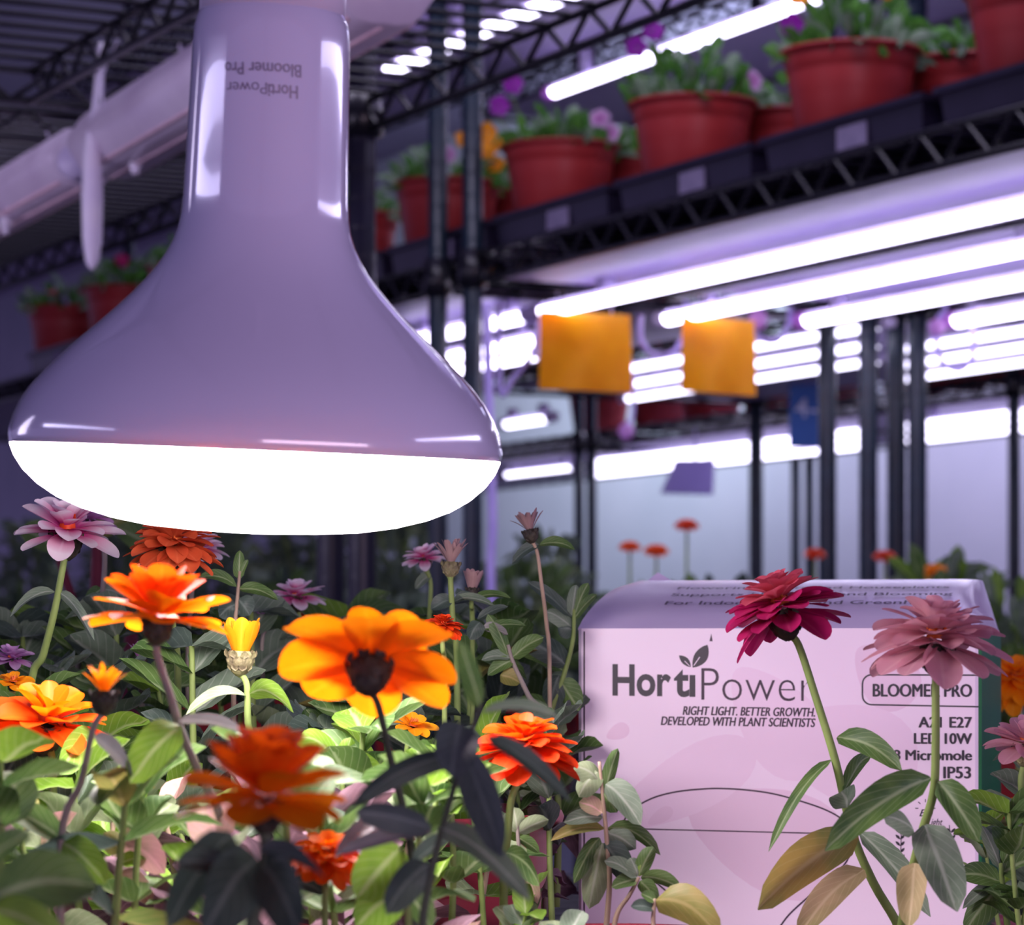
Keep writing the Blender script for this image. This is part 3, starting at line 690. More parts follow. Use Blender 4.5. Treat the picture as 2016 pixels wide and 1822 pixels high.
shoot('leafy shoot with grey-green leaves left of the carton top', [(1130, 1200), (1128, 1260), (1110, 1330), (1080, 1420), (1070, 1520)],
      [(1130, 1215, 1158, 1148, 26, 'leaf', .2), (1126, 1212, 1134, 1152, 26, 'leaf_grey', .1), (1126, 1215, 1038, 1146, 30, 'leaf_dark', .5, 0, .1), (1130, 1220, 1175, 1170, 20, 'leaf', .4), (1124, 1235, 1072, 1205, 34, 'leaf_grey', .3),
       (1126, 1240, 1098, 1240, 40, 'leaf_dark', .2), (1115, 1310, 1032, 1262, 60, 'leaf_dark', .2, 0, .1), (1108, 1320, 1010, 1280, 34, 'leaf', .4), (1100, 1340, 1140, 1400, 50, 'leaf', .3), (1100, 1330, 1082, 1400, 50, 'leaf_dark', .2), (1085, 1400, 1020, 1380, 40, 'leaf', .3)],
      .95, 'stem', 2.4, 61)
shoot('tangle-stemmed shoot with a dark bud behind the small red-orange zinnia', [(1000, 1270), (1012, 1310), (1040, 1370), (1075, 1450)],
      [(1000, 1290, 960, 1210, 30, 'leaf', .4), (1005, 1295, 948, 1300, 26, 'leaf_grey', .6, 0, .2), (1008, 1296, 1070, 1255, 34, 'leaf', .3), (1010, 1300, 960, 1330, 30, 'leaf', .4), (985, 1330, 1025, 1345, 36, 'leaf_rust', .2), (940, 1220, 1000, 1195, 20, 'leaf_dark', .5), (945, 1225, 925, 1260, 36, 'leaf_dark', .3), (950, 1235, 1000, 1250, 24, 'leaf_lilac', .5), (955, 1240, 1035, 1232, 22, 'leaf', .5)],
      .92, 'stem_grey', 2.4, 62)
shoot('leaning leaves at the right edge beside the green carton side', [(1970, 1700), (1975, 1760), (1985, 1840)],
      [(1968, 1710, 1930, 1625, 26, 'leaf_grey', .5), (1972, 1720, 2040, 1690, 60, 'leaf', -.3, 0, .12), (1970, 1735, 1886, 1722, 50, 'leaf', .4), (1975, 1740, 1895, 1790, 30, 'leaf_grey', .5, 0, .2), (1978, 1740, 2030, 1800, 80, 'leaf_dark', .2), (1975, 1700, 2010, 1630, 30, 'leaf', .4), (1970, 1750, 1900, 1840, 60, 'leaf', .3)], .80, 'stem', 3.0, 63)

# ------------------------------------------------------------------ low crowded foliage: six kinds of shoot copied over the bed
def proto_shoot(seed, h, mats, n=4, wl=0.024, ww=0.0115, smat='stem'):
    rr = random.Random(seed)
    root = thing('zinnia_shoot', 'leafy zinnia shoot without a flower, low in the crowded bed', 'plant', (0, 0, 0), 'leafy shoots crowding the flower bed')
    lean = Vector((rr.uniform(-.15, .15), rr.uniform(-.15, .15), 1))
    pts = spline([Vector((0, 0, 0)), lean * h * .5, Vector((lean.x * h * .6, lean.y * h * 1.2, h))], 4)
    MB().tube(pts, [0.0011 * (1.2 - .5 * i / len(pts)) for i in range(len(pts))], 6).build('stem', M[smat], root)
    for k in range(n):
        p = pts[min(len(pts) - 1, int(len(pts) * (0.35 + .65 * (k + 1) / n)))]
        a = rr.random() * 6.28 + k * 1.57
        for s in (0, 1):
            aa = a + math.pi * s + rr.uniform(-.4, .4); L = wl * (1.15 - .12 * k) * rr.uniform(.7, 1.2)
            dv = Vector((math.cos(aa), math.sin(aa), rr.uniform(-.35, .9))).normalized()
            leaf_into(MB(), p, p + dv * L, ww * rr.uniform(.8, 1.25), 0, rr.uniform(.05, .25), .25, 7, 5, face=Vector((0.2, .3, -1)), wave=.12, seed=seed * 50 + k).build('leaf', M[rr.choice(mats)], root)
    return root
PRO = [proto_shoot(1, .075, ['leaf', 'leaf_lime', 'leaf']), proto_shoot(2, .06, ['leaf_pale', 'leaf_grey', 'leaf_lime'], 4, .021, .012),
       proto_shoot(3, .085, ['leaf', 'leaf_dark', 'leaf_grey'], 5), proto_shoot(4, .05, ['leaf_pale', 'leaf_lime', 'leaf', 'leaf_grey', 'leaf_lime', 'leaf_pink'], 4, .020, .012, 'stem_tan'),
       proto_shoot(5, .07, ['leaf_dark', 'leaf', 'leaf_rust'], 4), proto_shoot(6, .055, ['leaf_grey', 'leaf_pale', 'leaf'], 5, .022, .012)]
used = set(); rr = random.Random(99)
SOILZ = H - 0.090
def put(k, x, y, z, s):
    if k in used: o = copy_tree(PRO[k])
    else: o = PRO[k]; used.add(k)
    o.location = (x, y, z); o.rotation_euler = (0, 0, rr.random() * 6.28); o.scale = (s, s, s)
spots = []
for (Y, x0, x1, st, zb, ks, sc) in ((1.06, 20, 1110, 66, 0.020, (0, 2, 4), 1.1), (0.97, -10, 1120, 64, 0.008, (0, 2, 4, 5), 1.05), (0.88, 10, 1110, 66, -0.006, (0, 1, 2, 5), .95), (0.80, -10, 1100, 66, -0.008, (1, 3, 5, 0), .9), (0.72, 20, 1040, 76, -0.008, (1, 3, 5, 0), .85), (0.64, -10, 1000, 100, 0.0, (0, 3, 4), .8)):
    px = x0
    while px < x1:
        spots.append((px + rr.uniform(-25, 25), Y + rr.uniform(-.03, .03), zb, rr.choice(ks), sc * rr.uniform(.8, 1.15))); px += st
spots += [(1975, .90, -.02, 1, .6), (2010, .86, -.01, 2, .7), (2000, .79, -.03, 5, .6), (2030, .78, -.03, 0, .7), (2030, 1.05, .0, 4, .7), (1130, .70, -.03, 5, .7), (1060, .69, -.02, 3, .7)]
for (px, Y, zb, k, s) in spots:
    if 880 < px < 1140 and Y < .78: k, s, zb = (1, 3, 5)[int(px) % 3], .55, -.04
    p = P(px, 1300, Y)
    put(k, p.x, Y, SOILZ + zb * 0.3, s)
# ---- dead leaves lying between the pots
mb = MB(); rr = random.Random(5)
for i in range(420):
    px = rr.uniform(-20, 1110); Y = rr.uniform(.66, 1.04)
    if (px < 420 and rr.random() < .35) or (px > 840 and Y < .88): continue
    p = P(px, 1300, Y); p.z = SOILZ + rr.uniform(0.0, .035)
    if px > 540 and px < 760: p.z += rr.uniform(0, .02)
    dv = Vector((rr.uniform(-1, 1), rr.uniform(-1, 1), rr.uniform(-.5, .9))).normalized()
    leaf_into(mb, p, p + dv * rr.uniform(.012, .028), rr.uniform(.005, .011), rr.random() * 3, .2, .3, 5, 3, wave=.35, seed=i)
tag(mb.build('dead_leaves', M['leaf_dry']), 'withered brown leaves tangled low between the zinnia stems', 'dead leaves', kind='stuff')

# ------------------------------------------------------------------ pots
def pot_mb(r, h):
    mb = MB()
    mb.lathe([(r * .70, 0), (r * .72, .001), (r * .90, h * .78), (r * .905, h * .80), (r * .93, h * .82), (r * .97, h * .93), (r * .975, h * .955), (r * 1.03, h * .965), (r * 1.045, h * .985), (r * 1.03, h), (r * .97, h),
              (r * .94, h * .97), (r * .90, h * .75), (r * .7, .004)], 40, cap0=True, cap1=True)
    return mb
def low_pot(label, x, y, r, h, lift=0.0):
    loc = Vector((x, y, H - 0.1735))
    t = thing('flower_pot', label, 'pot', loc, 'red pots of the flower bed')
    MB_ = pot_mb(r, h); MB_.v = [v + loc for v in MB_.v]; MB_.build('pot', M['pot_low'], t)
    m2 = MB(); m2.lathe([(0.001, h * .84), (r * .5, h * .85), (r * .905, h * .82)], 24, Matrix.Translation(loc)); m2.build('soil', M['soil'], t)
    return t
hid = 'red pot hidden under the zinnia leaves of the bed'
low_pot('maroon pot showing between shrivelled shoots left of the carton', -.036, .885, .050, .122)
low_pot('red pot at the bottom edge before the carton, rim just showing', .028, .765, .046, .094)
for (x, y) in ((-.165, .53), (-.055, .55), (.055, .60), (-.185, .66), (-.075, .665), (.155, .70), (-.20, .79), (-.09, .775), (.145, .825), (-.15, .90), (-.19, 1.02), (-.085, 1.02), (.215, 1.00), (.235, 1.13)):
    low_pot(hid, x, y, .048, .098 if x < .1 else .076)

# ------------------------------------------------------------------ violas in red pots on the right rack
def viola(label, x, q, z, r=0.0665, h=0.112, blooms=(), seed=1, tall=1.0, nleaf=110):
    loc = on_row(x, q, z)
    t = thing('potted_viola', label, 'potted plant', loc, 'red pots of violas on the racks')
    rr = random.Random(seed)
    a = pot_mb(r, h); a.v = [v + loc for v in a.v]; a.build('pot', M['pot'], t)
    s = MB(); s.lathe([(0.001, h * .88), (r * .5, h * .89), (r * .90, h * .86)], 20, Matrix.Translation(loc)); s.build('soil', M['soil'], t)
    mb = MB()
    for i in range(nleaf):
        an = rr.random() * 6.28; rad = r * .95 * math.sqrt(rr.random()); z0 = h * .9 + rr.uniform(0, .05) * tall * (1.2 - rad / r)
        p = loc + Vector((rad * math.cos(an), rad * math.sin(an), z0))
        dv = Vector((math.cos(an) * rr.uniform(.2, 1), math.sin(an) * rr.uniform(.2, 1), rr.uniform(-.2, 1.1))).normalized()
        mb.cur = 0 if rr.random() < .6 else 1
        leaf_into(mb, p, p + dv * rr.uniform(.018, .034), rr.uniform(.009, .017), rr.uniform(-1, 1), .15, .2, 4, 3, wave=.1, seed=i)
    mb.build('foliage', [M['viola_leaf'], M['viola_leaf_pale']], t)
    for (dx, dz, c) in blooms:
        c0 = loc + Vector((dx, rr.uniform(-.05, .02), h + dz)); n = Vector((rr.uniform(-.4, .4), -1, rr.uniform(-.1, .5))).normalized()
        u = n.orthogonal().normalized(); v = n.cross(u); m3 = MB()
        for k in range(5):
            aa = 1.257 * k
            petal_into(m3, c0, n, u * math.cos(aa) + v * math.sin(aa), .001, .0115, .012, .25, .2, .2, 0, 4, 4)
        fl = m3.build('blossom', M[c], t)
        m4 = MB(); m4.tube(spline([c0 - n * .001, c0 - Vector((0, -.004, .015)), Vector((loc.x + dx * .5, loc.y, loc.z + h * .9))], 3), .0008, 5); m4.build('bloom_stem', M['stem'], fl)
    return t
zR = 0.4555
def tray(label, x, q, z, L=0.268, W_=0.30, hh=0.034):
    c = on_row(x, q, z) + E * (W_ / 2)
    t = thing('nursery_tray', label, 'tray', c, 'black nursery trays on the racks')
    mb = MB()
    def ring(l, w, zz): return [c + D * sx * l + E * sy * w + ZV * zz for sx, sy in ((-1, -1), (1, -1), (1, 1), (-1, 1))]
    l, w = L / 2, W_ / 2
    rows = [ring(l * .93, w * .95, 0), ring(l * .96, w * .97, hh * .8), ring(l * .985, w * .985, hh * .8), ring(l, w, hh * .82), ring(l, w, hh), ring(l * .97, w * .97, hh), ring(l * .955, w * .965, hh * .95), ring(l * .925, w * .945, .002)]
    mb.grid(rows, closed=True)
    o = 0; mb.f.append([3, 2, 1, 0]); mb.uv.append([(0, 0)] * 4); mb.mi.append(0)
    e = 7 * 4; mb.f.append([e, e + 1, e + 2, e + 3]); mb.uv.append([(0, 0)] * 4); mb.mi.append(0)
    mb.build('body', M['tray'], t, smooth=False)
    m2 = MB(); m2.box(c - E * (w * .975) + ZV * hh * .38 + D * .02, D * .024, E * .0008, ZV * .0105); m2.build('sticker', M['sticker'], t, smooth=False)
    return t
places = ['at the right edge, largest of the row', 'second from the right edge, below a lit tube', 'third from the right edge, left of the tallest foliage', 'fourth from the right edge, beside the yellow violas', 'behind the two dark posts', 'just right of the lamp neck', 'hidden behind the lamp', 'farther left behind the lamp shade', 'at the left edge beyond the lamp', 'farthest along the rack at the left edge']
inv0 = 1 / (2050 + 1900.0)
bl = [[], [(-.05, .05, 'p_yellow'), (.03, .06, 'p_yellow'), (-.06, .02, 'p_violet')], [(-.06, .06, 'p_violet'), (-.045, .068, 'p_violet'), (.06, .02, 'p_lilac')],
      [(-.07, .045, 'p_violet'), (-.055, .07, 'p_violet'), (-.085, .02, 'p_yellow'), (-.078, .0, 'p_yellow'), (.055, .01, 'p_lilac'), (.045, .03, 'p_lilac')],
      [(.02, .055, 'p_yellow'), (.05, .035, 'p_yellow'), (.06, .02, 'p_yellow'), (.0, .03, 'p_lilac')], [(.03, .0, 'p_yellow'), (.04, -.01, 'p_yellow')], [], [], [(.0, .04, 'p_magenta')], [(.03, .03, 'p_magenta'), (-.02, .02, 'p_coral')]]
for i in range(10):
    x = 1 / (inv0 + i * 2.66e-5) - 1900
    tray('black tray under the violas %s' % places[i], x - 28, 1.668, zR)
    viola('red pot of leafy violas %s' % places[i], x, 1.752, zR + 0.004, blooms=bl[i], seed=70 + i, tall=1.5 if i in (1, 2) else 1.0)
    if i in (0, 1, 2, 3, 5):
        xb = 1 / (inv0 + (i + 0.45) * 2.66e-5) - 1900 + 30
        viola('back-row viola pot behind the one %s' % places[i], xb, 1.90, zR + 0.004, blooms=(), seed=90 + i, tall=.9, nleaf=70)
# pots on the farther racks
for i, px in enumerate((1180, 1300, 1400, 1520, 1640, 1800, 1880, 1960, 2040)):
    viola('small red pot on the far rack before the pale wall', px, 3.42, zR, r=.075, h=.12, seed=120 + i, nleaf=50)
for i, px in enumerate((1010, 1140, 1280, 1800, 1900, 2010, 2090)):
    viola('small red pot on the middle rack behind the lit tubes', px, 2.5, zR, r=.07, h=.115, seed=140 + i, nleaf=50)
# leafy plants of the lower decks, out of focus behind the carton and the bed
def bush(label, px, q, hgt, wid, seed, cols=('leaf', 'leaf_grey', 'leaf_dark'), dots=(), n=240):
    loc = on_row(px, q, -0.172)
    t = thing('potted_bush', label, 'potted plant', loc, 'leafy pots on the lower decks')
    a = pot_mb(.07, .10); a.v = [v + loc for v in a.v]; a.build('pot', M['pot'], t)
    rr = random.Random(seed); mb = MB()
    for i in range(n):
        an = rr.random() * 6.28; f = rr.random(); rad = wid * math.sqrt(rr.random()) * (1 - .6 * f * f)
        p = loc + Vector((rad * math.cos(an), rad * math.sin(an), .09 + (hgt - .09) * f))
        dv = Vector((math.cos(an) * rr.random(), math.sin(an) * rr.random(), rr.uniform(-.2, 1))).normalized()
        mb.cur = rr.randrange(len(cols)); leaf_into(mb, p, p + dv * rr.uniform(.025, .05), rr.uniform(.010, .02), rr.uniform(-1, 1), .15, .2, 4, 3, seed=i)
    mb.build('foliage', [M[c] for c in cols], t)
    for k in range(5):
        aa = k * 1.3; p1 = loc + Vector((wid * .5 * math.cos(aa), wid * .5 * math.sin(aa), hgt * .9)); m2 = MB(); m2.tube(spline([loc + ZV * .08, loc + ZV * hgt * .5, p1], 3), .003, 5); m2.build('stem', M['stem'], t)
    for (px2, py2, c, sz) in dots:
        c0 = P(px2, py2, loc.y); m3 = MB(); n_ = Vector((0, -.5, 1)).normalized(); u = n_.orthogonal().normalized(); v = n_.cross(u)
        for ring in range(3):
            for k in range(10):
                aa = .63 * k + ring * .3; petal_into(m3, c0, n_, u * math.cos(aa) + v * math.sin(aa), .002, sz * (1 - .25 * ring), sz * .5, .1 + .4 * ring, .2, .2, 0, 4, 3)
        fl = m3.build('blossom', M[c], t)
        m4 = MB(); m4.tube([c0, Vector((c0.x, loc.y, loc.z + hgt * .6))], .0016, 5); m4.build('bloom_stem', M['stem'], fl)
bush('leafy plant blurred behind the tall withered bloom', 1035, 1.75, .24, .085, 201, ('leaf_grey', 'leaf', 'leaf_pale'))
bush('leafy plant with orange dots behind the carton left corner', 1250, 1.80, .20, .085, 202, dots=((1240, 1078, 'p_deep', .012), (1292, 1086, 'p_deep', .014)))
bush('low bush with one red-orange bloom behind the carton', 1400, 1.78, .215, .085, 203, dots=((1352, 1036, 'p_redor', .013),))
bush('low bush behind the magenta zinnia', 1570, 1.85, .20, .08, 204, dots=((1604, 1092, 'p_redor', .011), (1742, 1097, 'p_redor', .012)))
bush('bush with one yellow bloom at the right behind the carton', 1850, 1.80, .232, .06, 205, ('leaf', 'leaf_lime', 'leaf_grey'), dots=((1842, 1128, 'p_yellow', .014),))
bush('bush at the right edge behind the carton', 1995, 1.75, .205, .085, 206, ('leaf', 'leaf_grey', 'leaf_lime'))
bush('pale bush far behind, right of the lamp rim', 1085, 2.48, .33, .10, 207, ('leaf_grey', 'leaf_pale', 'leaf'))
bush('dark bush behind the bed under the lamp', 760, 1.75, .22, .09, 208, ('leaf_dark', 'leaf_grey'))
for i, px in enumerate((20, 200, 380, 560)):
    bush(['dark bush at the far left behind the bed', 'dark bush behind the pink and white zinnia', 'dark bush behind the salmon zinnia', 'dark bush behind the soft lilac zinnia'][i], px, 1.75, .25 - .02 * (i % 3), .075, 210 + i, ('leaf_dark', 'leaf', 'leaf_grey'))
for i, (px, hh) in enumerate(((60, .42), (240, .40), (420, .40), (595, .41), (785, .40))):
    bush(['tall pale plant farthest left in the dim back row', 'tall pale plant far behind the amber bud', 'tall pale plant far behind the lone green tip', 'tall pale plant just left of the dark post', 'tall pale plant just right of the dark post'][i], px, 2.12, hh, .085, 230 + i, ('leaf_grey', 'leaf_pale', 'leaf_grey'), n=420)
# red-stalked plants blurred at the left
for i, (x0, y0, x1, y1, x2, y2, w) in enumerate(((110, 1080, 150, 1200, 205, 1330, 5), (192, 1050, 190, 1180, 200, 1330, 7), (300, 1080, 270, 1160, 255, 1330, 6))):
    shoot(['red stalk leaning right behind the pink and white zinnia', 'thick upright dark red stalk behind the pink and white zinnia', 'dark red stalk below the salmon zinnia'][i], [(x0, y0), (x1, y1), (x2, y2)],
          [(x0, y0, x0 - 70, y0 - 40, 60, 'leaf', .4), (x0, y0, x0 + 60, y0 - 30, 50, 'leaf_rust', .3), (x1, y1, x1 - 60, y1 + 10, 40, 'leaf_dark', .3)], 1.30, 'stem_red', w, 300 + i, 'red_stalk')

# ------------------------------------------------------------------ carton
YL, YR = 0.970, 0.940
A = P(1138, 1238, YL); B = P(1927, 1249, YR); B.z = A.z
ux = (B - A).normalized(); wbox = (B - A).length
un = Vector((-ux.y, ux.x, 0))            # into the carton
dep = 0.120
zb = H - 0.1735; zt = A.z
carton = thing('lamp_carton', 'white lamp carton with dark lettering and a green right side', 'box', (A.x + ux.x * wbox / 2 + un.x * dep / 2, A.y + ux.y * wbox / 2 + un.y * dep / 2, zb))
def C3(u, v, w): return Vector((A.x, A.y, 0)) + ux * u + un * w + ZV * v
hb = zt - zb
t_ = 0.0006
mb = MB(); g = 0.0012
mb.add([C3(0, zb, g), C3(g, zb, 0), C3(wbox - g, zb, 0), C3(wbox, zb, g), C3(wbox, zb, dep), C3(0, zb, dep)] + [C3(0, zt, g), C3(g, zt, 0), C3(wbox - g, zt, 0), C3(wbox, zt, g), C3(wbox, zt, dep), C3(0, zt, dep)],
       [(0, 1, 7, 6), (1, 2, 8, 7), (2, 3, 9, 8), (4, 5, 11, 10), (5, 0, 6, 11), (5, 4, 3, 2, 1, 0)])
mb.build('body', M['card'], carton, smooth=False)
mb = MB(); q0 = 0.0006
mb.box(C3(wbox + q0 / 2, (zb + zt) / 2 - .0005, dep / 2), un * (dep / 2 - .001), ux * q0, ZV * ((zt - zb) / 2 - .001)); mb.build('side_panel', M['card_green'], carton, smooth=False)
# lid: rises from the front edge in a bulging curve, its back corners rounded off
rows = []; rise = 0.0185; nu, nw_ = 24, 14
for j in range(nw_ + 1):
    t = j / nw_
    row = []
    for i in range(nu + 1):
        s = i / nu
        ins = 0.0
        c_ = 1.0
        u_ = wbox * s
        end = min(1.0, (1 - s) / 0.05)            # right end drops in a round corner
        zz = rise * math.sin(min(1, t * 1.15) * math.pi / 2) ** 0.8 * (1 - (1 - end) ** 2.2 * t ** .5)
        endl = min(1.0, s / 0.012)
        zz *= 0.9 + 0.1 * endl
        row.append(C3(u_, zt + zz, dep * t * 0.97))
    rows.append(row)
mb = MB(); mb.grid(rows)
n_ = len(mb.v)
back = [rows[-1][i] for i in range(nu + 1)]; low = [Vector((p.x, p.y, zt)) for p in back]
mb.grid([back, low])
for side in (0, nu):
    top = [rows[j][side] for j in range(nw_ + 1)]; bot = [Vector((p.x, p.y, zt - .0005)) for p in top]
    mb.grid([top, bot])
lid = mb.build('lid', M['card_lid'], carton)
# flap edge line on the left and tiny tuck corner
mb = MB(); mb.box(C3(0.0022, (zb + zt) / 2, -0.00012), ux * .00022, un * .0001, ZV * (hb / 2 - .001)); mb.build('fold_line', M['ink_plum'], carton, smooth=False)
mb = MB(); mb.add([C3(.001, zt + rise * .9, dep * .95), C3(.014, zt + rise * .98, dep * .95), C3(.0075, zt + rise + .0035, dep * .96)], [(0, 1, 2)]); mb.add([C3(.001, zt + rise * .9, dep * .965), C3(.014, zt + rise * .98, dep * .965), C3(.0075, zt + rise + .0035, dep * .96)], [(2, 1, 0)]); mb.build('tuck_tab', M['card_lid'], lid)

def front_uv(px, py):
    """where the line of sight through a frame point meets the carton front: (u along, z)"""
    dr = P(px, py, 1.0) - EYE
    nrm = Vector((un.x, un.y, 0)); t = (Vector((A.x, A.y, 0)) - Vector((EYE.x, EYE.y, 0))).dot(nrm) / dr.dot(nrm)
    p = EYE + dr * t
    return ((p - Vector((A.x, A.y, p.z))).dot(ux), p.z)
def text_geom(s, bold=0.0, shear=0.0, space=1.0):
    cu = bpy.data.curves.new('t', 'FONT'); cu.body = s; cu.offset = bold; cu.shear = shear; cu.space_character = space; cu.resolution_u = 4
    ob = bpy.data.objects.new('t', cu); COL.objects.link(ob)
    dg = bpy.context.evaluated_depsgraph_get(); dg.update()
    me = ob.evaluated_get(dg).to_mesh()
    vs = [v.co.copy() for v in me.vertices]; fs = [list(p.vertices) for p in me.polygons]
    ob.evaluated_get(dg).to_mesh_clear()
    bpy.data.objects.remove(ob); bpy.data.curves.remove(cu)
    x0 = min(v.x for v in vs); x1 = max(v.x for v in vs); y0 = min(v.y for v in vs); y1 = max(v.y for v in vs)
    return [((v.x - x0) / (x1 - x0), (v.y - y0) / (y1 - y0)) for v in vs], fs
def print_front(name, s, x0, ytop, x1, ybot, m='ink', bold=0.0, shear=0.0, slope=0.012, parent=None, space=1.0, fat=0.0):
    n, fs = text_geom(s, bold, shear, space)
    u0, z0 = front_uv(x0 + fat, ybot); u1, z1 = front_uv(x1 - fat, ybot + slope * (x1 - x0)); _, zt_ = front_uv(x0, ytop)
    f = fat * 0.95 / F; mb = MB()
    for k, (ox, oz) in enumerate([(0, 0)] + ([(-f, 0), (f, 0), (0, -f * .4), (0, f * .4)] if fat else [])):
        mb.add([C3(u0 + (u1 - u0) * a + ox, z0 + (z1 - z0) * a + (zt_ - z0) * b + oz, -0.00018 - .000004 * k) for a, b in n], fs)
    return mb.build(name, M[m], parent or carton, smooth=False)
def poly_front(mb, pts, off=-0.00016):
    vs = []
    for (x, y) in pts:
        u, z = front_uv(x, y); vs.append(C3(u, z, off))
    mb.add(vs, [list(range(len(vs)))])
def line_front(mb, pts, w, off=-0.00018, closed=False):
    P2 = [Vector(p) for p in pts]; n = len(P2); L_, R_ = [], []
    for i in range(n):
        a = P2[(i - 1) % n] if (closed or i > 0) else P2[i]; b = P2[(i + 1) % n] if (closed or i < n - 1) else P2[i]
        t = (b - a).normalized(); nn = Vector((-t.y, t.x)) * w / 2
        L_.append(P2[i] + nn); R_.append(P2[i] - nn)
    rows = []
    for l, r in zip(L_, R_):
        ul, zl = front_uv(*l); ur, zr = front_uv(*r); rows.append([C3(ul, zl, off), C3(ur, zr, off)])
    if closed: rows.append(rows[0])
    mb.grid(rows)
# large pale petals printed over the front
mb = MB()
def petal_poly(cx, cy, L, wd, ang):
    pts = []
    for k in range(28):
        a = 2 * math.pi * k / 28; x = L / 2 * math.cos(a); y = wd / 2 * math.sin(a) * (1 + .35 * math.cos(a))
        pts.append((cx + x * math.cos(ang) - y * math.sin(ang), cy + x * math.sin(ang) + y * math.cos(ang)))
    return pts
m1, m2 = MB(), MB()
poly_front(m1, petal_poly(1216, 1442, 48, 30, -.45), -.00010); poly_front(m1, petal_poly(1300, 1608, 56, 26, -.55), -.00010)
m1.cur = 0; poly_front(m1, petal_poly(1512, 1650, 330, 200, .35), -.00004); poly_front(m1, petal_poly(1742, 1330, 150, 110, .8), -.00004)
poly_front(m2, petal_poly(1340, 1550, 330, 120, -.5), -.00006); poly_front(m2, petal_poly(1660, 1480, 300, 190, .25), -.00005); poly_front(m2, petal_poly(1530, 1420, 260, 150, .9), -.00007)
m1.build('mauve_print', M['tint'], carton, smooth=False); m2.build('petal_print', M['tint2'], carton, smooth=False)
print_front('brand_lettering', 'Hor', 1206, 1308, 1321, 1371, 'ink', .028, slope=.012)
print_front('brand_lettering', 't\u0131', 1327, 1318, 1369, 1373, 'ink', .028)
print_front('thin_lettering', 'Power', 1381, 1316, 1603, 1379, 'ink_plum', -.016, slope=.012)
print_front('tagline_lettering', 'RIGHT LIGHT. BETTER GROWTH.', 1344, 1391, 1605, 1408, 'ink_plum', 0, .22, .014, fat=.7)
print_front('tagline_lettering', 'DEVELOPED WITH PLANT SCIENTISTS', 1301, 1411, 1606, 1428, 'ink_plum', 0, .22, .014, fat=.7)
print_front('product_lettering', 'BLOOMER PRO', 1718, 1347, 1914, 1372, 'ink', 0, slope=.004, fat=1.1)
print_front('detail_lettering', 'A21 E27', 1808, 1412, 1914, 1433, 'ink', 0, slope=.004, fat=1.1)
print_front('detail_lettering', 'LED 10W', 1799, 1444, 1914, 1465, 'ink', 0, slope=.004, fat=1.1)
print_front('detail_lettering', '18 Micromole', 1748, 1477, 1914, 1497, 'ink', 0, slope=.004, fat=1.1)
print_front('detail_lettering', 'IP53', 1857, 1510, 1912, 1533, 'ink', 0, slope=.004, fat=1.1)
mb = MB()
pts = [(1926, 1330), (1716, 1329)] + [(1716 - 18 * math.sin(a), 1347 - 18 * math.cos(a)) for a in [math.pi / 2 * k / 5 for k in range(1, 6)]] + [(1698, 1368)] + [(1716 - 18 * math.cos(a), 1370 + 18 * math.sin(a)) for a in [math.pi / 2 * k / 5 for k in range(1, 6)]] + [(1926, 1392)]
line_front(mb, pts, 3.0); mb.build('rounded_frame', M['ink'], carton, smooth=False)
# two leaves over the letter i, and the small spike above
def leaf_shape(x0, y0, x1, y1, w, n=10, side=1.0):
    a, b = Vector((x0, y0)), Vector((x1, y1)); t = (b - a); nn = Vector((-t.y, t.x)).normalized()
    l = [a + t * (k / n) + nn * w * math.sin(math.pi * (k / n)) ** .8 for k in range(n + 1)]
    r = [a + t * (k / n) - nn * w * .75 * math.sin(math.pi * (k / n)) ** .8 for k in range(n, -1, -1)]
    return [tuple(p) for p in l + r[1:-1]]
mb = MB(); poly_front(mb, leaf_shape(1364, 1315, 1393, 1270, 15)); poly_front(mb, leaf_shape(1360, 1314, 1337, 1291, 8)); mb.build('leaf_emblem', M['ink'], carton, smooth=False)
mb = MB(); line_front(mb, [(1366, 1311), (1378, 1294)], 1.6, -.00022); line_front(mb, [(1358, 1312), (1348, 1302)], 1.3, -.00022); mb.build('emblem_vein', M['card'], carton, smooth=False)
mb = MB(); poly_front(mb, [(1397, 1263), (1403, 1263), (1400.5, 1248)]); mb.build('spike_mark', M['ink_plum'], carton, smooth=False)
# bulb outline drawn with one line
mb = MB()
arc = [(1236, 1604), (1254, 1588), (1290, 1570), (1335, 1559), (1385, 1554), (1420, 1553), (1470, 1556), (1520, 1563), (1570, 1576), (1618, 1592), (1650, 1608), (1668, 1625), (1676, 1650), (1674, 1680), (1660, 1706), (1630, 1735), (1590, 1768), (1555, 1800), (1535, 1826)]
line_front(mb, spline([(x, y, 0) for x, y in arc], 4) and [(p.x, p.y) for p in spline([(x, y, 0) for x, y in arc], 4)], 3.2)
arc2 = [(1236, 1604), (1226, 1625), (1226, 1660), (1240, 1690), (1265, 1715), (1300, 1745), (1335, 1775), (1360, 1800), (1372, 1826)]
line_front(mb, [(p.x, p.y) for p in spline([(x, y, 0) for x, y in arc2], 4)], 3.2)
mb.build('bulb_outline', M['ink_plum'], carton, smooth=False)
mb = MB(); line_front(mb, [(1232, 1632), (1676, 1643)], 2.4); mb.build('bulb_midline', M['ink_plum'], carton, smooth=False)
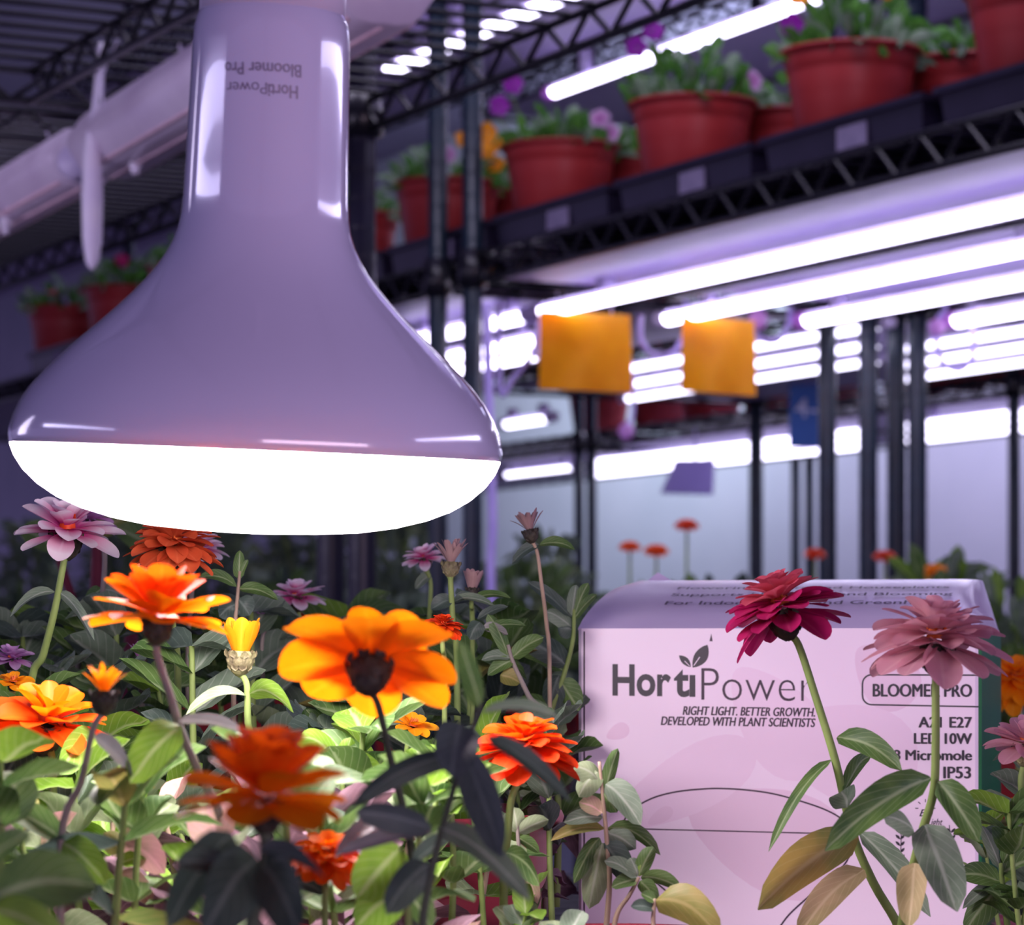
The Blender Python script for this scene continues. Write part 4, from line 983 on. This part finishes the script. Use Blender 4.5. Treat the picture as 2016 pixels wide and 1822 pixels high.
# small laurel mark low at the right
mb = MB()
for sx, cx in ((-1, 1772), (1, 1872)):
    for k in range(6):
        yy = 1640 + k * 13; poly_front(mb, leaf_shape(cx, yy, cx - sx * 9, yy - 9, 3, 6)); poly_front(mb, leaf_shape(cx, yy, cx + sx * 9, yy - 9, 3, 6))
    line_front(mb, [(cx - sx * 3, 1625), (cx, 1720)], 1.5)
for k in range(5):
    a = math.pi * (k / 4); line_front(mb, [(1822 - 14 * math.cos(a), 1592 - 12 * math.sin(a)), (1822 - 20 * math.cos(a), 1592 - 18 * math.sin(a))], 1.6)
mb.build('laurel_mark', M['ink'], carton, smooth=False)
print_front('script_lettering', 'Be', 1810, 1594, 1836, 1608, 'ink', .0, .3)
print_front('script_lettering', 'Light', 1826, 1612, 1856, 1630, 'ink', .0, .3)
# lettering on the lid, read at a grazing angle
def print_lid(s, u0, u1, t0, t1):
    n, fs = text_geom(s, .01)
    vs = []
    for a, b in n:
        t = t0 + (t1 - t0) * b; u = u0 + (u1 - u0) * a
        zz = rise * math.sin(min(1, t * 1.15) * math.pi / 2) ** 0.8
        vs.append(C3(u, zt + zz + .0006, dep * t * .97 - .0003))
    MB().add(vs, fs).build('lid_lettering', M['ink_plum'], lid, smooth=False)
print_lid('Flowering Plants and Houseplants', .026, .122, .40, .46)
print_lid('Supports Flowering and Blooming', .026, .124, .29, .345)
print_lid('For Indoor Plants and Greenhouse', .026, .125, .19, .235)

# ------------------------------------------------------------------ the big lamp
K = 0.696 / F
LC = P(506, 876, 0.696)
lamp = thing('grow_lamp', 'large white grow lamp bulb with a glowing underside hanging over the zinnias', 'lamp', LC)
prof = [(118, 858), (136, 848), (146, 830), (151, 808), (153.5, 772), (155, 700), (157, 620), (159, 540), (161, 478), (164, 445), (169, 418), (179, 390), (192, 365), (208, 340), (228, 315), (252, 288), (282, 258), (316, 226), (350, 195), (384, 163), (416, 130), (444, 97), (464, 66), (476, 38), (482, 14), (483, 0), (481, -14), (478, -16)]
mb = MB(); mb.lathe([(r * K, z * K) for r, z in prof], 96, Matrix.Translation(LC)); housing = mb.build('housing', M['housing'], lamp)
prof = [(480, -12), (478, -20), (470, -40), (452, -66), (424, -92), (386, -116), (338, -136), (280, -152), (210, -164), (130, -170), (60, -173), (2, -174)]
mb = MB(); mb.lathe([(r * K, z * K) for r, z in prof], 96, Matrix.Translation(LC)); mb.build('diffuser', M['diffuser'], lamp)
mb = MB(); mb.lathe([(133 * K, 852 * K), (134 * K, 838 * K), (142 * K, 838 * K), (143 * K, 900 * K)], 64, Matrix.Translation(LC)); 
mb.lathe([(136 * K, 850 * K), (141 * K, 858 * K), (143 * K, 905 * K), (150 * K, 1000 * K), (150 * K, 1280 * K), (120 * K, 1330 * K), (40 * K, 1345 * K), (20 * K, 1400 * K)], 64, Matrix.Translation(LC)); mb.build('socket', M['socket'], lamp)
CORD0 = LC + ZV * (1390 * K)
mb = MB(); mb.tube(spline([CORD0, CORD0 + ZV * .06, Vector((CORD0.x - .01, CORD0.y + .0, H + .49))], 6), .0035, 8); cordo = mb.build('cord', M['socket'], lamp)
# upside-down pad print on the neck
def print_neck(s, xa, xb, ytop, ybot, bold=0.0):
    n, fs = text_geom(s, bold)
    vs = []
    for a, b in n:
        px = xb - (xb - xa) * a                   # reads turned half round
        py = ytop + (ybot - ytop) * b
        z = (876 - py) * K; ax = 506 + (876 - py) * 0.0412
        x = (px - ax) * K; r = (153.5 if py < 150 else 155.5) * K + .00015
        th = x / r
        vs.append(LC + Vector((r * math.sin(th), -r * math.cos(th), z)))
    MB().add(vs, fs).build('lettering', M['print_grey'], housing, smooth=False)
print_neck('Bloomer Pro', 458, 610, 152, 176, .006)
print_neck('Horti', 545, 603, 192, 217, .018)
print_neck('Power', 462, 543, 190, 212, -.004)
lamp.rotation_euler = (R(3.3), R(2.36), 0)

# ------------------------------------------------------------------ unlit fixtures under the wire deck at left, with ties
def fixture(label, p0, p1, w=0.058, hgt=0.05):
    t = thing('strip_fixture', label, 'light fixture', (p0 + p1) / 2, 'unlit strip lights tied under the wire deck')
    d = (p1 - p0).normalized(); s = d.cross(ZV).normalized(); rows = []
    sec = []
    for k in range(24):
        a = 2 * math.pi * k / 24
        rr_ = 1.0 + 0.045 * math.cos(6 * a)
        sec.append((math.cos(a) * w / 2 * rr_ * (1.0), math.sin(a) * hgt / 2 * rr_))
    mb = MB()
    for f in (0, .004, .996, 1):
        k = .94 if f in (0, 1) else 1
        rows.append([p0.lerp(p1, f) + s * (x * k) + ZV * (z * k) for x, z in sec])
    mb.grid(rows, closed=True)
    mb.f.append(list(range(24))[::-1]); mb.uv.append([(0, 0)] * 24); mb.mi.append(0)
    mb.f.append(list(range(72, 96))); mb.uv.append([(0, 0)] * 24); mb.mi.append(0)
    mb.build('cover', M['fixture'], t)
    for f in (-.3, .0, .3):
        m2 = MB(); q = (p0 + p1) / 2 + s * (w * f) - ZV * (hgt * .47 if f == 0 else hgt * .40); m2.tube([q - d * (p1 - p0).length * .485, q + d * (p1 - p0).length * .485], .0022, 6); m2.build('rib', M['fixture_core'], t)
    return t, d, s
zf = 0.405
def onh(px, py, z): Y = z * F / (HY - py); return P(px, py, Y)
f0, f1 = onh(-260, 548, zf), onh(166, 309, zf)
fx1, fd, fs_ = fixture('unlit ribbed strip light at the left edge', f0, f1)
g0, g1 = f1 + fd * 0.02 + fs_ * 0.0, None
zf2 = zf - .006
g0 = onh(214, 287, zf2); g1 = onh(760, -40, zf2)
fx2, gd, gs = fixture('unlit ribbed strip light passing behind the lamp neck', g0, g1, .068, .056)
# round socket on the end of the left fixture
mb = MB(); c = P(146, 318, 2.285); mb.tube([c + Vector((.002, .022, 0)), c, c - Vector((0, .003, 0))], [.0138, .0138, .011], 20); mb.build('end_socket', M['cap_white'], fx1)
def tie(label, c, d, s, w=.068, h=.056, rise=.055, tail=None):
    t = thing('cable_tie', label, 'cable tie', c, 'white cable ties on the strip lights')
    mb = MB(); pts = []
    for k in range(21):
        a = math.pi * (-.08 + 1.16 * k / 20) + math.pi
        pts.append(c + s * (math.cos(a) * w / 2) + ZV * (math.sin(a) * h / 2))
    pts = [pts[0] + ZV * rise + s * .006] + [pts[0] + ZV * rise * .5] + pts + [pts[-1] + ZV * rise * .5, pts[-1] + ZV * rise - s * .012]
    pts = spline(pts, 2)
    rows = [[p - d * .0026, p + d * .0026] for p in pts]; mb.grid(rows)
    rows = [[p * 1.0 + (p - c).normalized() * .0012 + d * .0026, p + (p - c).normalized() * .0012 - d * .0026] for p in pts]; mb.grid(rows)
    mb.build('strap', M['tie'], t)
    m2 = MB(); q = c - ZV * (h / 2 + .002) + s * .008; m2.box(q, d * .0045, s * .0045, ZV * .005); m2.tube([q - ZV * .004, q - ZV * .011], [.004, .003], 8); m2.build('lock', M['tie'], t)
tie('white cable tie round the strip light at the left edge', onh(28, 372, zf), fd, fs_)
tie('white cable tie round the strip light beside the lamp neck', onh(286, 240, zf), gd, gs)
# long loose end hanging at the joint
a_ = onh(200, 262, zf); mb = MB()
prof_ = [(0, .0), (.010, .006), (.03, .0085), (.06, .0095), (.09, .0088), (.108, .006), (.114, .002)]
rows = []
for dz, w in prof_:
    rows.append([a_ + Vector((-w * 0.9, -.05, -dz)), a_ + Vector((-w * .4, -.054, -dz)), a_ + Vector((w * .4, -.054, -dz)), a_ + Vector((w * .9, -.05, -dz)), a_ + Vector((w * .4, -.047, -dz)), a_ + Vector((-w * .4, -.047, -dz))])
mb.grid(rows, closed=True)
mb.tube(spline([a_ + Vector((0, -.05, -.002)), a_ + Vector((.0, -.03, .02)), a_ + Vector((0, .0, .07))], 4), .003, 6)
tag(mb.build('hanging_strap', M['tie'], None, a_), 'white strap end hanging straight down between the two strip lights', 'strap')

# ------------------------------------------------------------------ sticky cards, sign, cables
def card(label, x0, y0, x1, y1, Y, tilt, hang_z):
    p = [P(x0, y0, Y), P(x1, y0 + tilt, Y - .03), P(x1 + 4, y1 + tilt, Y - .03), P(x0 - 2, y1, Y)]
    t = thing('sticky_card', label, 'insect trap', (p[0] + p[2]) / 2, 'yellow sticky cards under the tubes')
    nrm = (p[1] - p[0]).cross(p[3] - p[0]).normalized()
    rows = []; n = 8
    for k in range(n + 1):
        rows.append([p[0].lerp(p[3], k / n).lerp(p[1].lerp(p[2], k / n), j / n) + nrm * .003 * math.sin(2.2 * j / n * 3.14 + k * .3) for j in range(n + 1)])
    mb = MB(); mb.grid(rows); mb.grid([[q + nrm * .0009 for q in r] for r in rows][::-1]); mb.build('card', M['trap'], t)
    for f in (.2, .8):
        a = p[0].lerp(p[1], f); m2 = MB(); m2.tube([a - ZV * .004, Vector((a.x, a.y, H + hang_z))], .0008, 5); m2.build('wire', M['cap_white'], t)
card('yellow sticky card left, hanging below the longest tube', 1062, 612, 1240, 766, 3.36, 8, .42)
card('yellow sticky card right, hanging below the second tube', 1342, 622, 1484, 770, 3.42, 10, .42)
sg = thing('hanging_sign', 'small blue sign with pale characters among the far posts', 'sign', P(1592, 830, 4.6))
mb = MB(); sc_ = P(1592, 820, 4.6); mb.box(sc_, (px2m(38, 4.6), 0, 0), (0, .002, 0), (0, 0, px2m(62, 4.6))); mb.build('panel', M['sign_blue'], sg, smooth=False)
n, fs = text_geom('4-I', .01); mb = MB(); mb.add([sc_ + Vector((px2m(-28 + 56 * a, 4.6), -.0035, px2m(-2 + 38 * b, 4.6))) for a, b in n], fs); mb.build('lettering', M['sign_white'], sg, smooth=False)
mb = MB(); mb.tube([sc_ + ZV * px2m(60, 4.6), Vector((sc_.x, sc_.y, H + .44))], .001, 5); mb.build('wire', M['cap_white'], sg)
def cable(label, pts, r=.0035, m='cable', soil=False):
    w = [P(*p) for p in pts]; mb = MB(); mb.tube(spline(w, 8), r, 8)
    return tag(mb.build('power_cable', M[m], None, w[0]), label, 'cable', 'white power cables of the tubes')
cable('white cable hanging straight down beside the lamp rim', [(958, 600, 3.2), (962, 760, 3.2), (966, 900, 3.2), (970, 1030, 3.2), (966, 1130, 3.2), (972, 1300, 3.2)], .0052)
cable('white cable curving between the left tubes and first yellow card', [(1078, 600, 3.40), (1060, 640, 3.40), (1052, 690, 3.40), (1010, 745, 3.40), (985, 770, 3.40), (982, 590, 3.42)], .0035)
cable('white cable loop between the two yellow cards', [(1262, 620, 3.42), (1262, 670, 3.42), (1290, 700, 3.42), (1330, 690, 3.42), (1352, 640, 3.44), (1350, 590, 3.46)], .0035)
cable('white cable loop right of the second yellow card', [(1556, 600, 3.5), (1552, 640, 3.5), (1530, 670, 3.5), (1500, 668, 3.5), (1480, 640, 3.5), (1490, 600, 3.5)], .0035)
cable('white cable loop under the tubes at the right', [(1916, 640, 3.5), (1915, 700, 3.5), (1890, 728, 3.5), (1858, 715, 3.5), (1845, 680, 3.5), (1850, 620, 3.52)], .0035)
def plug(label, px, py, Y, r, hz):
    c = P(px, py, Y); t = thing('tube_connector', label, 'connector', c, 'pink connectors at the tube ends')
    mb = MB(); mb.lathe([(.0005, -r), (r * .6, -r * .82), (r, 0), (r * .7, r * .75), (r * .3, r)], 16, Matrix.Translation(c)); mb.build('body', M['cap_pink'], t)
    m2 = MB(); m2.tube(spline([c + ZV * r * .9, c + Vector((.01, 0, r * 2)), Vector((c.x + .01, c.y, H + hz))], 4), .0028, 6); m2.build('lead', M['cable'], t)
plug('pink connector beside the right yellow card', 1492, 630, 3.46, .0125, .42)
plug('pink connector before the far tubes at the right', 1845, 645, 3.5, .011, .42)
plug('pale hanging connector low before the far rack', 1233, 850, 4.3, .013, .42)
# pale folded sheet hanging from the far tubes
sh_ = [P(1330, 905, 5.6), P(1408, 905, 5.6), P(1404, 975, 5.6), P(1300, 972, 5.6)]
mb = MB(); mb.add(sh_, [(0, 1, 2, 3)]); mb.add([p + Vector((0, .004, 0)) for p in sh_], [(3, 2, 1, 0)])
mb.tube([sh_[0].lerp(sh_[1], .5), sh_[0].lerp(sh_[1], .5) + ZV * .06], .002, 5)
tag(mb.build('paper_sheet', M['paper'], None, sh_[0], smooth=False), 'pale lilac sheet hanging below the far tubes', 'sheet')

for o in bpy.data.objects:
    if '_o' in o.keys(): del o['_o']
